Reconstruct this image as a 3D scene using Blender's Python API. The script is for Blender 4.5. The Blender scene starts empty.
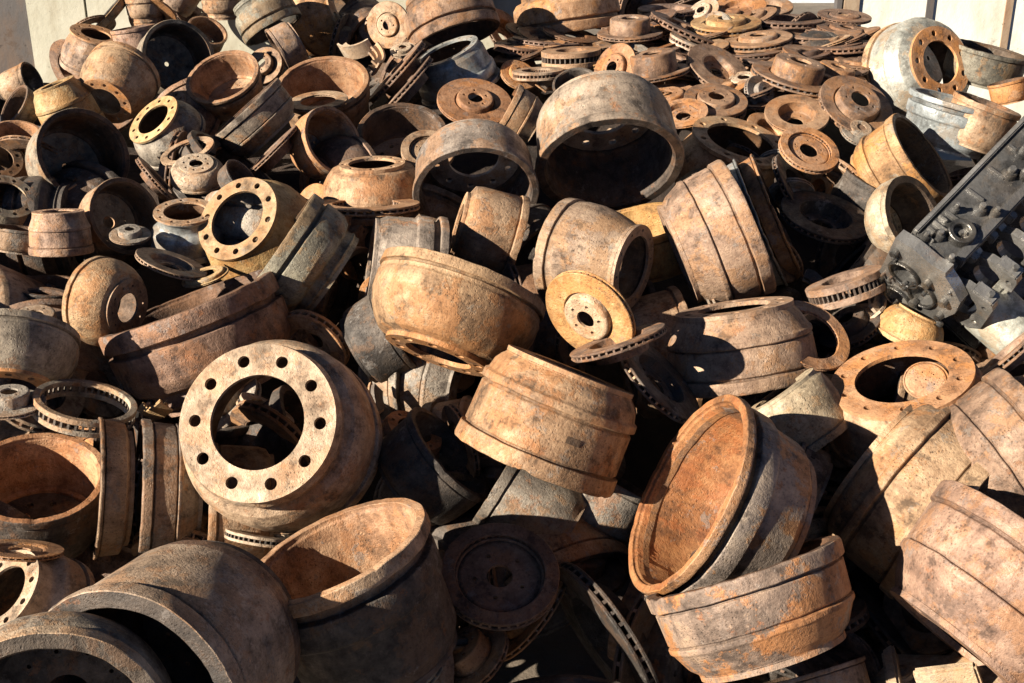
import bpy, math, random
import numpy as np
from mathutils import Vector, Matrix, noise

rad = math.radians
PI = math.pi
random.seed(7)
sc = bpy.context.scene
col = sc.collection

# ------------------------------------------------------------------ camera
W, H = 1024, 683
FPX = 1200.0                     # focal length in pixels
CAMH, PITCH = 1.75, 22.0
cam_d = bpy.data.cameras.new('camera')
cam = bpy.data.objects.new('camera', cam_d)
col.objects.link(cam)
cam_d.sensor_width = 36.0
cam_d.lens = FPX / W * 36.0
cam_d.clip_start = 0.05
cam_d.clip_end = 500
cam.location = (0, 0, CAMH)
cam.rotation_euler = (rad(90 - PITCH), 0, 0)
sc.camera = cam
CX = Vector((1, 0, 0))
CF = Vector((0, math.cos(rad(PITCH)), -math.sin(rad(PITCH))))
CU = Vector((0, math.sin(rad(PITCH)), math.cos(rad(PITCH))))
CP = Vector((0, 0, CAMH))

# ------------------------------------------------------------------ light
TOSUN = Vector((-0.80, -0.45, 0.38)).normalized()
el = math.asin(TOSUN.z)
az = math.atan2(TOSUN.x, TOSUN.y)
wd = bpy.data.worlds.new('World')
sc.world = wd
wd.use_nodes = True
nt = wd.node_tree
sky = nt.nodes.new('ShaderNodeTexSky')
sky.sky_type = 'NISHITA'
sky.sun_disc = False
sky.altitude = 4000
sky.air_density = 0.4
sky.dust_density = 0.1
sky.ozone_density = 2.0
sky.sun_elevation = el
sky.sun_rotation = az
nt.links.new(sky.outputs[0], nt.nodes['Background'].inputs[0])
nt.nodes['Background'].inputs[1].default_value = 0.05
sl = bpy.data.lights.new('sun', 'SUN')
sl.energy = 5.0
sl.angle = rad(0.5)
sl.color = (1.0, 0.90, 0.755)
sun = bpy.data.objects.new('sun', sl)
col.objects.link(sun)
sun.rotation_euler = (-TOSUN).to_track_quat('-Z', 'Y').to_euler()
sun.location = (-4, -2, 5)
sc.view_settings.view_transform = 'Standard'
sc.view_settings.look = 'None'
sc.view_settings.exposure = 1.38
sc.view_settings.gamma = 1
sc.view_settings.use_curve_mapping = False
sc.cycles.max_bounces = 6
sc.cycles.diffuse_bounces = 1

# ------------------------------------------------------------------ helpers
DY = [-80, 10, 60, 150, 250, 420, 600, 720]
DD = [6.2, 5.0, 4.4, 3.6, 3.1, 2.6, 2.3, 2.15]


def surf(y):
    return float(np.interp(y, DY, DD))


def at(cx, cy, d):
    return CP + d * (CF + (cx - W / 2) / FPX * CX - (cy - H / 2) / FPX * CU)


def frame(cx, cy, d, ratio, psi, spin=0.0):
    """world matrix whose +Z faces the camera with the given foreshortening"""
    p = at(cx, cy, d)
    v = (p - CP).normalized()
    m = math.cos(rad(psi)) * CX + math.sin(rad(psi)) * CU
    m = (m - m.dot(v) * v).normalized()
    c = max(-1, min(1, ratio))
    s = math.sqrt(max(0, 1 - c * c))
    n = (-c * v + s * m).normalized()
    a = n.cross(Vector((0.13, 0.21, 1))).normalized()
    b = n.cross(a)
    a2 = math.cos(spin) * a + math.sin(spin) * b
    b2 = n.cross(a2)
    M = Matrix((a2, b2, n)).transposed().to_4x4()
    M.translation = p
    return M


def mesh_obj(name, V, F, mats, parent=None, mi=None, sharp=32, M=None):
    me = bpy.data.meshes.new(name)
    me.from_pydata([tuple(v) for v in V], [], F)
    for m in mats:
        me.materials.append(m)
    if mi is not None:
        me.polygons.foreach_set('material_index', mi)
    me.polygons.foreach_set('use_smooth', [True] * len(me.polygons))
    me.update()
    me.set_sharp_from_angle(angle=rad(sharp))
    o = bpy.data.objects.new(name, me)
    col.objects.link(o)
    if parent:
        o.parent = parent
        o.color = parent.color
    if M is not None:
        o.matrix_world = M
    return o


def empty(name, M, tint):
    o = bpy.data.objects.new(name, None)
    o.empty_display_size = 0.05
    col.objects.link(o)
    o.matrix_world = M
    o.color = tint
    return o


def tag(o, label, cat, group=None, kind=None):
    if label:
        o['label'] = label
    if cat:
        o['category'] = cat
    if group:
        o['group'] = group
    if kind:
        o['kind'] = kind
    return o


def chamfer(pts, e, closed=True):
    """cut the corners of a profile polyline by e"""
    out = []
    n = len(pts)
    for i, (x, y) in enumerate(pts):
        if not closed and i in (0, n - 1):
            out.append((x, y)); continue
        px, py = pts[i - 1]
        qx, qy = pts[(i + 1) % n]
        l1 = math.hypot(px - x, py - y)
        l2 = math.hypot(qx - x, qy - y)
        if l1 < 1e-6 or l2 < 1e-6:
            out.append((x, y)); continue
        dot = ((px - x) * (qx - x) + (py - y) * (qy - y)) / (l1 * l2)
        if dot < -0.95:
            out.append((x, y)); continue
        k1 = min(e, l1 * .33) / l1
        k2 = min(e, l2 * .33) / l2
        out.append((x + (px - x) * k1, y + (py - y) * k1))
        out.append((x + (qx - x) * k2, y + (qy - y) * k2))
    return out


def lathe(prof, seg, closed=True, wob=0.0, seed=0.0, matf=None):
    """prof: (r, z) points; returns V, F, mi"""
    n = len(prof)
    V = []
    for i in range(seg):
        t = 2 * PI * i / seg
        ct, st = math.cos(t), math.sin(t)
        for j, (r, z) in enumerate(prof):
            w = 0.0
            wz = 0.0
            if wob:
                w = wob * (noise.noise(Vector((ct * 1.6 + seed, st * 1.6, z * 5)))
                           + .5 * noise.noise(Vector((ct * 7, st * 7 + seed, z * 20))))
                wz = wob * .8 * noise.noise(Vector((ct * 5 + seed, st * 5, 3.1 + z * 9)))
            rr = r + w
            V.append((rr * ct, rr * st, z + wz))
    F = []
    mi = []
    m = n if closed else n - 1
    for i in range(seg):
        a = i * n
        b = ((i + 1) % seg) * n
        for j in range(m):
            k = (j + 1) % n
            F.append((a + j, b + j, b + k, a + k))
            mi.append(matf(j) if matf else 0)
    return V, F, mi


def holed_ring(r0, r1, nh, rh, rc, z0, z1, K=24):
    """annular plate r0..r1 between z1 (front) and z0 (back) with nh round holes on radius rc"""
    V, F = [], []
    da = 2 * PI / nh

    def boundary(c, h):
        pts = []
        q = K // 4
        # inner arc (from -h to h), radial, outer arc (h to -h), radial
        a0, a1 = c - h, c + h
        for i in range(q):
            a = a0 + (a1 - a0) * i / q
            pts.append((r0 * math.cos(a), r0 * math.sin(a)))
        for i in range(q):
            r = r0 + (r1 - r0) * i / q
            pts.append((r * math.cos(a1), r * math.sin(a1)))
        for i in range(q):
            a = a1 + (a0 - a1) * i / q
            pts.append((r1 * math.cos(a), r1 * math.sin(a)))
        for i in range(q):
            r = r1 + (r0 - r1) * i / q
            pts.append((r * math.cos(a0), r * math.sin(a0)))
        return pts
    q = K // 4
    for s in range(nh):
        c = s * da
        B = boundary(c, da / 2)
        hx, hy = rc * math.cos(c), rc * math.sin(c)
        # the hole points by angle of the boundary points
        Hh = []
        for (x, y) in B:
            a = math.atan2(y - hy, x - hx)
            Hh.append((hx + rh * math.cos(a), hy + rh * math.sin(a)))
        base = len(V)
        for z in (z1, z0):
            for (x, y) in B:
                V.append((x, y, z))
            for (x, y) in Hh:
                V.append((x, y, z))
        for i in range(K):
            k = (i + 1) % K
            F.append((base + i, base + K + i, base + K + k, base + k))                       # front
            o = base + 2 * K
            F.append((o + i, o + k, o + K + k, o + K + i))                                   # back
            F.append((base + K + i, o + K + i, o + K + k, base + K + k))                      # hole wall
            if i < q or 2 * q <= i < 3 * q:                                                  # bore and rim walls
                F.append((base + i, base + k, o + k, o + i))
    return V, F


# ------------------------------------------------------------------ materials
def N(nt, t, **kw):
    n = nt.nodes.new(t)
    for k, v in kw.items():
        setattr(n, k, v)
    return n


def ramp(nt, fac, stops):
    r = N(nt, 'ShaderNodeValToRGB')
    el_ = r.color_ramp.elements
    while len(el_) < len(stops):
        el_.new(0.5)
    for e, (p, c) in zip(el_, stops):
        e.position = p
        e.color = (*c, 1) if len(c) == 3 else c
    nt.links.new(fac, r.inputs[0])
    return r.outputs[0]


def mixc(nt, fac, a, b, mode='MIX'):
    m = N(nt, 'ShaderNodeMix', data_type='RGBA', blend_type=mode)
    if isinstance(fac, float):
        m.inputs[0].default_value = fac
    else:
        nt.links.new(fac, m.inputs[0])
    for s, v in ((6, a), (7, b)):
        if isinstance(v, tuple):
            m.inputs[s].default_value = (*v, 1)
        else:
            nt.links.new(v, m.inputs[s])
    return m.outputs[2]


def rust(name, base, pale, patch, dark=(.030, .021, .016), amt=.5, grain=.5, rough=.66, metal=.12, bump=.8, rings=0.0, darkamt=.6, wear=.5, sc_=1.0):
    """scaly rusted iron: cloudy base, crisp scale patches, bands round the turning axis, pits, worn edges"""
    m = bpy.data.materials.new(name)
    m.use_nodes = True
    nt = m.node_tree
    L = nt.links.new
    bs = nt.nodes['Principled BSDF']
    tc = N(nt, 'ShaderNodeTexCoord')
    oi = N(nt, 'ShaderNodeObjectInfo')

    def math_(op, a, b=None, c_=None):
        n = N(nt, 'ShaderNodeMath', operation=op)
        for i, v in enumerate((a, b, c_)):
            if v is None:
                continue
            if isinstance(v, (int, float)):
                n.inputs[i].default_value = v
            else:
                L(v, n.inputs[i])
        return n.outputs[0]
    sd = math_('MULTIPLY', oi.outputs['Alpha'], 97.0)

    def noi(scale, detail, rough_, off=0.0, vec=None, dist=0.0):
        n = N(nt, 'ShaderNodeTexNoise')
        n.inputs['Scale'].default_value = scale
        n.inputs['Detail'].default_value = detail
        n.inputs['Roughness'].default_value = rough_
        va = N(nt, 'ShaderNodeVectorMath', operation='ADD')
        L(vec if vec is not None else shifted, va.inputs[0])
        va.inputs[1].default_value = (off, off * .37, off * 1.7)
        L(va.outputs[0], n.inputs['Vector'])
        return n.outputs[0]
    sv = N(nt, 'ShaderNodeCombineXYZ')
    for i_ in range(3):
        L(sd, sv.inputs[i_])
    sh_ = N(nt, 'ShaderNodeVectorMath', operation='ADD'); L(tc.outputs['Object'], sh_.inputs[0]); L(sv.outputs[0], sh_.inputs[1])
    shifted = sh_.outputs[0]
    sx = N(nt, 'ShaderNodeSeparateXYZ'); L(tc.outputs['Object'], sx.inputs[0])
    rad_ = math_('SQRT', math_('ADD', math_('MULTIPLY', sx.outputs[0], sx.outputs[0]), math_('MULTIPLY', sx.outputs[1], sx.outputs[1])))

    def ringvec(k):
        cr = N(nt, 'ShaderNodeCombineXYZ')
        L(rad_, cr.inputs[0]); L(sx.outputs[2], cr.inputs[1]); L(math_('MULTIPLY', sx.outputs[0], k), cr.inputs[2])
        return cr.outputs[0]
    big = noi(6 * sc_, 5, .68, 0)
    mid = noi(22, 4, .72, 11)
    fine = noi(170, 3, .8, 23)
    pat = noi(8.5 * sc_, 7, .74, 41)
    pat2 = noi(15 * sc_, 6, .75, 59)
    ring = noi(110, 3, .6, 5, vec=ringvec(.05))
    band = noi(17, 4, .7, 67, vec=ringvec(.22))
    run = N(nt, 'ShaderNodeMapping'); run.inputs['Scale'].default_value = (1, 1, .16); L(tc.outputs['Object'], run.inputs[0])
    runs = noi(46, 3, .65, 83, vec=run.outputs[0])
    mixn = math_('ADD', math_('MULTIPLY', big, .6), math_('ADD', math_('MULTIPLY', mid, .35), math_('MULTIPLY', band, .12)))
    c = ramp(nt, mixn, [(.43, tuple(x * .55 for x in base)), (.50, base), (.56, tuple((x + y) / 2 for x, y in zip(base, pale))), (.65, tuple(min(.8, x * 1.12) for x in pale))])
    # crisp patches of scale in the second colour
    pf = ramp(nt, pat, [(.545 - .07 * amt, (0, 0, 0)), (.585 - .07 * amt, (1, 1, 1))])
    c = mixc(nt, math_('MULTIPLY', pf, min(1, .3 + amt * .6)), c, patch)
    # small islands of grey scale and of raw orange
    gf = ramp(nt, pat2, [(.60, (0, 0, 0)), (.63, (1, 1, 1))])
    c = mixc(nt, math_('MULTIPLY', gf, .55), c, (.235, .215, .195))
    of = ramp(nt, pat2, [(.36, (1, 1, 1)), (.40, (0, 0, 0))])
    c = mixc(nt, math_('MULTIPLY', of, .5 * (.3 + amt)), c, (.36, .135, .035))
    # pits: small dark craters, and pale flecks where scale has come off
    vo = N(nt, 'ShaderNodeTexVoronoi', voronoi_dimensions='3D'); vo.inputs['Scale'].default_value = 140
    L(shifted, vo.inputs['Vector'])
    pit = math_('MULTIPLY', ramp(nt, vo.outputs['Distance'], [(.16, (1, 1, 1)), (.30, (0, 0, 0))]), ramp(nt, noi(11, 4, .6, 91), [(.48, (0, 0, 0)), (.60, (1, 1, 1))]))
    c = mixc(nt, math_('MULTIPLY', pit, .45), c, dark)
    fl = ramp(nt, noi(70, 5, .8, 33), [(.60, (0, 0, 0)), (.64, (1, 1, 1))])
    c = mixc(nt, math_('MULTIPLY', fl, .45), c, tuple(min(.75, x * 1.3) for x in pale))
    # dirt
    df = ramp(nt, mid, [(.35, (1, 1, 1)), (.43, (0, 0, 0))])
    c = mixc(nt, math_('MULTIPLY', df, darkamt * .8), c, dark)
    rf = ramp(nt, runs, [(.34, (.62, .58, .55)), (.50, (1, 1, 1)), (.66, (1.0, 1.0, 1.0))])
    c = mixc(nt, .6, c, rf, 'MULTIPLY')
    bf = ramp(nt, band, [(.36, (.60, .55, .52)), (.50, (1, 1, 1))])
    c = mixc(nt, .30, c, bf, 'MULTIPLY')
    g = ramp(nt, fine, [(.32, (1 - .95 * grain,) * 3), (.46, (1 - .15 * grain,) * 3), (.58, (1, 1, 1))])
    c = mixc(nt, 1.0, c, g, 'MULTIPLY')
    rg = ramp(nt, ring, [(.35, (.72,) * 3), (.58, (1.0,) * 3)])
    c = mixc(nt, .08 + .5 * rings, c, rg, 'MULTIPLY')
    # edges knocked bright, corners packed with dirt
    ge = N(nt, 'ShaderNodeNewGeometry')
    pw = ramp(nt, math_('ADD', ge.outputs['Pointiness'], math_('MULTIPLY', math_('SUBTRACT', mid, .5), .05)), [(.55, (0, 0, 0)), (.66, (1, 1, 1))])
    c = mixc(nt, math_('MULTIPLY', pw, wear * .6), c, tuple(min(.7, x * 1.25 + .04) for x in pale))
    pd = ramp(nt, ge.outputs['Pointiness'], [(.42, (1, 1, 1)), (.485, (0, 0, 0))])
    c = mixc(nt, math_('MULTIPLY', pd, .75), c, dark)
    c = mixc(nt, 1.0, c, oi.outputs['Color'], 'MULTIPLY')
    L(c, bs.inputs['Base Color'])
    bs.inputs['Metallic'].default_value = metal
    L(ramp(nt, mid, [(.35, (min(1, rough + .2),) * 3), (.65, (rough - .12,) * 3)]), bs.inputs['Roughness'])
    bs.inputs['Specular IOR Level'].default_value = .5
    hgt = math_('ADD', math_('MULTIPLY', fine, .6), math_('MULTIPLY', mid, .6))
    hgt = math_('ADD', hgt, math_('MULTIPLY', ring, .05 + .6 * rings))
    hgt = math_('ADD', hgt, math_('ADD', math_('MULTIPLY', pf, .16), math_('MULTIPLY', gf, .10)))
    hgt = math_('SUBTRACT', hgt, math_('ADD', math_('MULTIPLY', of, .12), math_('MULTIPLY', pit, .3)))
    bp = N(nt, 'ShaderNodeBump'); bp.inputs['Strength'].default_value = bump; bp.inputs['Distance'].default_value = .0042
    L(hgt, bp.inputs['Height']); L(bp.outputs[0], bs.inputs['Normal'])
    return m


MT = {
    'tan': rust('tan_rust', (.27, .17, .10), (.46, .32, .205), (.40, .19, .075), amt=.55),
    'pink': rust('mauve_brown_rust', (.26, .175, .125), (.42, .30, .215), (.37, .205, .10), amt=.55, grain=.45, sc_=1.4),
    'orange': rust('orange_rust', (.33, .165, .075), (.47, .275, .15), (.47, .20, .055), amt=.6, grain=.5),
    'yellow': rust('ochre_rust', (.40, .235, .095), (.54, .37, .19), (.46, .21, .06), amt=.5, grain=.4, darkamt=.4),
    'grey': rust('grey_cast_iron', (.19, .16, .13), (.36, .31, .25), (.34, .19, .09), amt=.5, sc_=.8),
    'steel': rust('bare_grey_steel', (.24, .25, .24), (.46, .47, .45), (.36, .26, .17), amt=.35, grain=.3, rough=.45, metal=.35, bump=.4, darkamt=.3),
    'dark': rust('dark_grimy_and_shaded_iron', (.05, .042, .036), (.12, .095, .075), (.15, .08, .04), amt=.4),  # also darkens parts lying in shade, painting the shade into their colour
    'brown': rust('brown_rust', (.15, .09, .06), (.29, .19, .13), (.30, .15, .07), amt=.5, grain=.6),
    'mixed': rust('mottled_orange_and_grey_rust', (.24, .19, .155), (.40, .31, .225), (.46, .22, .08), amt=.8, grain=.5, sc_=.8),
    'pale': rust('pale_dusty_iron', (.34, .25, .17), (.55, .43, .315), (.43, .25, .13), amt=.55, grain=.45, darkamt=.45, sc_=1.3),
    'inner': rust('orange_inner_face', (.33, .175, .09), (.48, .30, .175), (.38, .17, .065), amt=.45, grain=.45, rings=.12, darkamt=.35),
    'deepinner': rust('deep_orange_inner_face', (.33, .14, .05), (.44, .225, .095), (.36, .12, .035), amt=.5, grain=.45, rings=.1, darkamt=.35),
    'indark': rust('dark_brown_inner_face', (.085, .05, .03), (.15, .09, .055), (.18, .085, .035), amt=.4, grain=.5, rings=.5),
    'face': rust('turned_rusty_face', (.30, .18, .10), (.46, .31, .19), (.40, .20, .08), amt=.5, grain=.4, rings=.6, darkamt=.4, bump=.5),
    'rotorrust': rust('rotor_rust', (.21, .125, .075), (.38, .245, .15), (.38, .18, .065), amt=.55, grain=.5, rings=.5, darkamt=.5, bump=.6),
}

# ------------------------------------------------------------------ brake drum
# outer profiles: (z fraction from the open end 0 to the hub end 1, radius)
PROF = {
    'truck': dict(hr=.80, out=[(0, 1), (.03, 1.012), (.17, 1), (.172, .94), (.195, .94), (.20, .965), (.60, .95), (.615, .925), (.635, .925), (.645, .975), (.72, .97), (.74, .93), (.84, .90), (.90, .85)]),
    'groove': dict(hr=.80, out=[(0, .985), (.04, 1.0), (.20, 1), (.21, .93), (.27, .925), (.28, .985), (.31, .99), (.60, .975), (.72, .90), (.76, .80), (.86, .80), (.89, .83)]),
    'neck': dict(hr=.70, out=[(0, 1), (.13, 1), (.135, .94), (.16, .94), (.17, .96), (.50, .95), (.58, .90), (.64, .78), (.70, .735), (.86, .73)]),
    'bowl': dict(hr=.66, out=[(0, .99), (.13, 1), (.135, .95), (.165, .95), (.17, .975), (.22, .97), (.25, .99), (.45, .98), (.62, .93), (.78, .85), (.90, .76)]),
    'plain': dict(hr=.82, out=[(0, 1), (.04, 1.01), (.12, 1), (.125, .95), (.15, .95), (.16, .97), (.75, .94), (.88, .90)]),
    'cone': dict(hr=.74, out=[(0, 1), (.03, 1.012), (.17, 1), (.173, .945), (.20, .945), (.21, .97), (.55, .94), (.56, .915), (.575, .915), (.585, .95), (.64, .945), (.66, .92), (.85, .82)]),
    'short': dict(hr=.86, out=[(0, 1), (.14, 1), (.22, .92), (.7, .915), (.88, .90)]),
    'lip': dict(hr=.80, out=[(0, 1.0), (.08, 1.01), (.11, 1.0), (.115, .90), (.20, .89), (.21, .965), (.26, .97), (.42, .96), (.45, .91), (.85, .87)]),
}
STATS = []
OPEN = []


def idx_guess(pr):
    return len(pr) // 2


def drum(kind, cx, cy, a, ratio, psi, dz=0.0, L=1.15, prof='truck', mat='tan', label=None, inner='inner',
         ring=None, rimmat=None, nh=10, bore=.62, hr=None, tint=(1, 1, 1), name='brake_drum', cat='brake drum',
         group='brake drums piled on the heap', seg=None, wall=.075, hole=.055):
    d = surf(cy) + dz
    P = PROF[prof]
    hub = hr or P['hr']
    R = a * d / FPX
    if kind == 'h':
        R /= hub
    STATS.append((round(R, 3), cx, cy, label))
    spin = random.uniform(0, 6.28)
    M = frame(cx, cy, d, ratio, psi, spin)
    if kind == 'o':
        OPEN.append((cx, cy, a))
    hub_first = kind in ('h', 'hc')
    LR = L * R
    if kind in ('oc', 'hc'):
        M = M @ Matrix.Translation((0, 0, LR / 2))
    seg = seg or (128 if R * FPX / d > 60 else 80)
    t = (*tint, random.uniform(.02, 1))
    root = empty(name, M, t)
    tag(root, label, cat, group)
    sgn = 1 if hub_first else -1      # toward the viewer = +z
    # z of a profile fraction: hub_first -> hub at 0, open end at -LR ; else open at 0, hub at -LR
    Z = (lambda f: -LR * (1 - f)) if hub_first else (lambda f: -LR * f)
    seed = random.uniform(0, 100)
    tp = .055                          # plate thickness / R
    fp = 1 - tp / L
    outs = [(r * R, Z(f)) for f, r in P['out'] if f < fp - .02]
    rim_n = sum(1 for f, r in P['out'] if f < .27 and r >= .985) 
    # shell: outer + inner
    outer = [(r, f) for f, r in P['out'] if f < fp - .02]
    inn = []
    for f, r in reversed([(f, r) for f, r in P['out'] if f > .5 and f < fp - .02]):
        inn.append((min(1 - wall - .055, r - wall), min(f, fp - .03)))
    inn.append((1 - wall - .055, .45))
    inn.append((1 - wall - .055, .05))
    inn.append((1 - wall - .03, .035))
    inn.append((1 - wall - .03, 0))
    pr = outer + [(hub, fp - .015), (hub, fp), (hub - .06, fp)] + [(min(hub - .06, inn[0][0]), fp - .05)] + inn
    pr = chamfer([(r * R, Z(f)) for r, f in pr], .007 * R)
    no = None
    rmid = (1 - wall * .5) * R
    # index where the inside begins: everything after the farthest hub vertex
    zf = Z(fp)
    rimn = sum(1 for (r, z) in pr[:idx_guess(pr)] if abs(z - Z(0)) <= .19 * LR)
    idx = max(i for i, (r, z) in enumerate(pr) if abs(z - zf) < 1e-6)
    V, F, mi = lathe(pr, seg, True, wob=.011 * R, seed=seed, matf=lambda j: 1 if j >= idx else (2 if rimmat and j < rimn else 0))
    z_rim = Z(0)
    chips = [(random.uniform(0, 2 * PI), random.uniform(.02, .09), random.uniform(.004, .015) * R) for _ in range(random.randint(4, 9))]
    din = -1 if z_rim == 0 else 1
    for k_, (x_, y_, z_) in enumerate(V):
        if abs(z_ - z_rim) < .035 * R:
            t_ = math.atan2(y_, x_) % (2 * PI)
            q_ = sum(dp * max(0, 1 - (min(abs(t_ - tc_), 2 * PI - abs(t_ - tc_)) / w_) ** 2) for tc_, w_, dp in chips)
            if q_:
                V[k_] = (x_, y_, z_ + din * q_)
    if not hub_first:
        F = [f[::-1] for f in F]
    mesh_obj('shell', V, F, [MT[mat], MT[inner]] + ([MT[rimmat]] if rimmat else []), root, mi)
    if R * FPX / d > 58 and random.random() < .45:
        for _ in range(min(1, random.randint(1, 2))):
            t_ = random.uniform(0, 2 * PI); zf_ = random.uniform(.34, .5)
            w_, h_ = random.uniform(.05, .10), random.uniform(.035, .05) * R
            rr_ = .935 * R
            V2, F2 = [], []
            for i_ in range(5):
                ta = t_ + w_ * (i_ - 2) / 2
                for (r_, dzz) in ((rr_, -h_), (rr_ + .035 * R, -h_), (rr_ + .035 * R, h_), (rr_, h_)):
                    V2.append((r_ * math.cos(ta), r_ * math.sin(ta), Z(zf_) + dzz))
            for i_ in range(4):
                for k_ in range(4):
                    F2.append((4 * i_ + k_, 4 * i_ + (k_ + 1) % 4, 4 * i_ + 4 + (k_ + 1) % 4, 4 * i_ + 4 + k_))
            F2 += [(3, 2, 1, 0), (16, 17, 18, 19)]
            mesh_obj('balance_weight', V2, F2, [MT[mat]], root)
    # mounting face
    z1, z0 = (0.0, -tp * R) if hub_first else (-LR + tp * R, -LR)
    rb = hub * bore
    rc = (hub + rb) / 2
    hl = min(hole, (hub - rb) * .27)
    V, F = holed_ring(rb * R, hub * R, nh, hl * R, rc * R, z0, z1)
    mesh_obj('mounting_face', V, F, [MT[ring or mat]], root, None)
    return root


def rotor(kind, cx, cy, a, ratio, psi, dz=0.0, mat='face', label=None, T=.13, hat=.30, hatr=.58, tint=(1, 1, 1),
          hatmat=None, bore=.5, nh=5, vanes=40, name='brake_rotor', cat='brake rotor', inr=None,
          group='brake rotors piled on the heap', nohat=False, edge='brown'):
    d = surf(cy) + dz
    R = a * d / FPX
    STATS.append((round(R, 3), cx, cy, label))
    M = frame(cx, cy, d, ratio, psi, random.uniform(0, 6.28))
    root = empty(name, M, (*tint, random.uniform(.02, 1)))
    tag(root, label, cat, group)
    ri = inr or (hatr + .035)
    tp = T * .33
    seed = random.uniform(0, 90)
    V, F, MI = [], [], []

    def add(v, f, m):
        o = len(V)
        V.extend(v); F.extend([tuple(i + o for i in q) for q in f]); MI.extend([m] * len(f))
    for z0, z1 in ((-tp, 0), (-T, -T + tp)):
        pr = chamfer([(ri * R, z0 * R), (R, z0 * R), (R, z1 * R), (ri * R, z1 * R)], .012 * R)
        v, f, _ = lathe(pr, 72, True, wob=.003 * R, seed=seed)
        add(v, f, 0)
    for i in range(vanes):
        t = 2 * PI * i / vanes
        w = .022
        c, s = math.cos(t), math.sin(t)
        q = []
        for z in (-T + tp * .9, -tp * .9):
            for r, k in ((ri + .01, -w), (.985, -w), (.985, w), (ri + .01, w)):
                q.append(((r * c - k * s) * R, (r * s + k * c) * R, z * R))
        add(q, [(0, 1, 5, 4), (1, 2, 6, 5), (2, 3, 7, 6), (3, 0, 4, 7)], 1)
    mesh_obj('friction_ring', V, F, [MT[mat], MT[edge]], root, MI)
    if nohat:
        return root
    hm = MT[hatmat or mat]
    if kind == 'hat':
        za, zb = -T * .8, hat
        pr = [(ri + .01, za), (ri + .01, za + tp), (hatr, za + tp + .01), (hatr - .015, zb - .03), (hatr - .05, zb), (hatr - .10, zb),
              (hatr - .10, zb - .05), (hatr - .07, zb - .08), (hatr - .06, za)]
        zt = (zb - .06, zb)
    else:
        za, zb = 0.0, -hat
        pr = [(ri + .01, -tp), (ri + .01, -.005), (hatr, -.005), (hatr - .05, -hat + .02), (hatr - .07, -hat), (hatr - .10, -hat),
              (hatr - .10, -hat - .06), (hatr - .02, -hat - .06), (hatr + .03, -tp - .02)]
        zt = (-hat - .05, -hat + .01)
    v, f, _ = lathe(chamfer([(r * R, z * R) for r, z in pr], .01 * R), 60, True, wob=.003 * R, seed=seed)
    v2, f2 = holed_ring((hatr - .09) * bore * R, (hatr - .09) * R, nh, .04 * R, (hatr - .09) * (1 + bore) / 2 * R, zt[0] * R, zt[1] * R)
    o = len(v)
    mesh_obj('hat', list(v) + list(v2), list(f) + [tuple(i + o for i in q) for q in f2], [hm], root)
    return root

# ------------------------------------------------------------------ setting
def heap_pt(y, x, sink):
    return at(x, y, surf(y) + sink)


def soilmat(name, a, b, sc_=6.0):
    m = bpy.data.materials.new(name)
    m.use_nodes = True
    nt = m.node_tree
    bs = nt.nodes['Principled BSDF']
    tc = N(nt, 'ShaderNodeTexCoord')
    n = N(nt, 'ShaderNodeTexNoise'); n.inputs['Scale'].default_value = sc_; n.inputs['Detail'].default_value = 8
    n.inputs['Roughness'].default_value = .7
    nt.links.new(tc.outputs['Object'], n.inputs['Vector'])
    nt.links.new(ramp(nt, n.outputs[0], [(.35, a), (.65, b)]), bs.inputs['Base Color'])
    bs.inputs['Roughness'].default_value = .95
    bp = N(nt, 'ShaderNodeBump'); bp.inputs['Distance'].default_value = .03
    nt.links.new(n.outputs[0], bp.inputs['Height']); nt.links.new(bp.outputs[0], bs.inputs['Normal'])
    return m


gm = soilmat('yard_dirt', (.09, .07, .05), (.20, .16, .12), 1.5)
o = mesh_obj('ground', [(-150, -100, 0), (150, -100, 0), (150, 200, 0), (-150, 200, 0)], [(0, 1, 2, 3)], [gm])
tag(o, None, None, kind='structure')

# rust-stained dirt core under the scrap
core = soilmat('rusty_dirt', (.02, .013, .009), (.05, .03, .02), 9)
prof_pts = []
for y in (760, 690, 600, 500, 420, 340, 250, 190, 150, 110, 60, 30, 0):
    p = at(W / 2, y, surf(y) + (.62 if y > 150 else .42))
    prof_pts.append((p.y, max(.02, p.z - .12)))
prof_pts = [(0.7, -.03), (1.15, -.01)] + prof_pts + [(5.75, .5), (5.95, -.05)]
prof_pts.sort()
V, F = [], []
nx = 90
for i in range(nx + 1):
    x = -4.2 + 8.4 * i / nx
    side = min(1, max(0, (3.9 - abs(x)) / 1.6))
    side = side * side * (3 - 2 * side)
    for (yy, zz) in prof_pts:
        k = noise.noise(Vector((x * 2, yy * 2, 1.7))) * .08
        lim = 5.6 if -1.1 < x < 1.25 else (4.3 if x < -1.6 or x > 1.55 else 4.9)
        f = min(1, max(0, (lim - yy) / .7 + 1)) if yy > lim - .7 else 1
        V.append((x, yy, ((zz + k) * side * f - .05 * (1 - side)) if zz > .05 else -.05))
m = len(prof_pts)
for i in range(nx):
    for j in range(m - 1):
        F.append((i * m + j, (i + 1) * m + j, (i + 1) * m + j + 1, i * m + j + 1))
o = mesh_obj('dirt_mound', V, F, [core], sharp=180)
tag(o, None, None, kind='structure')


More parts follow.
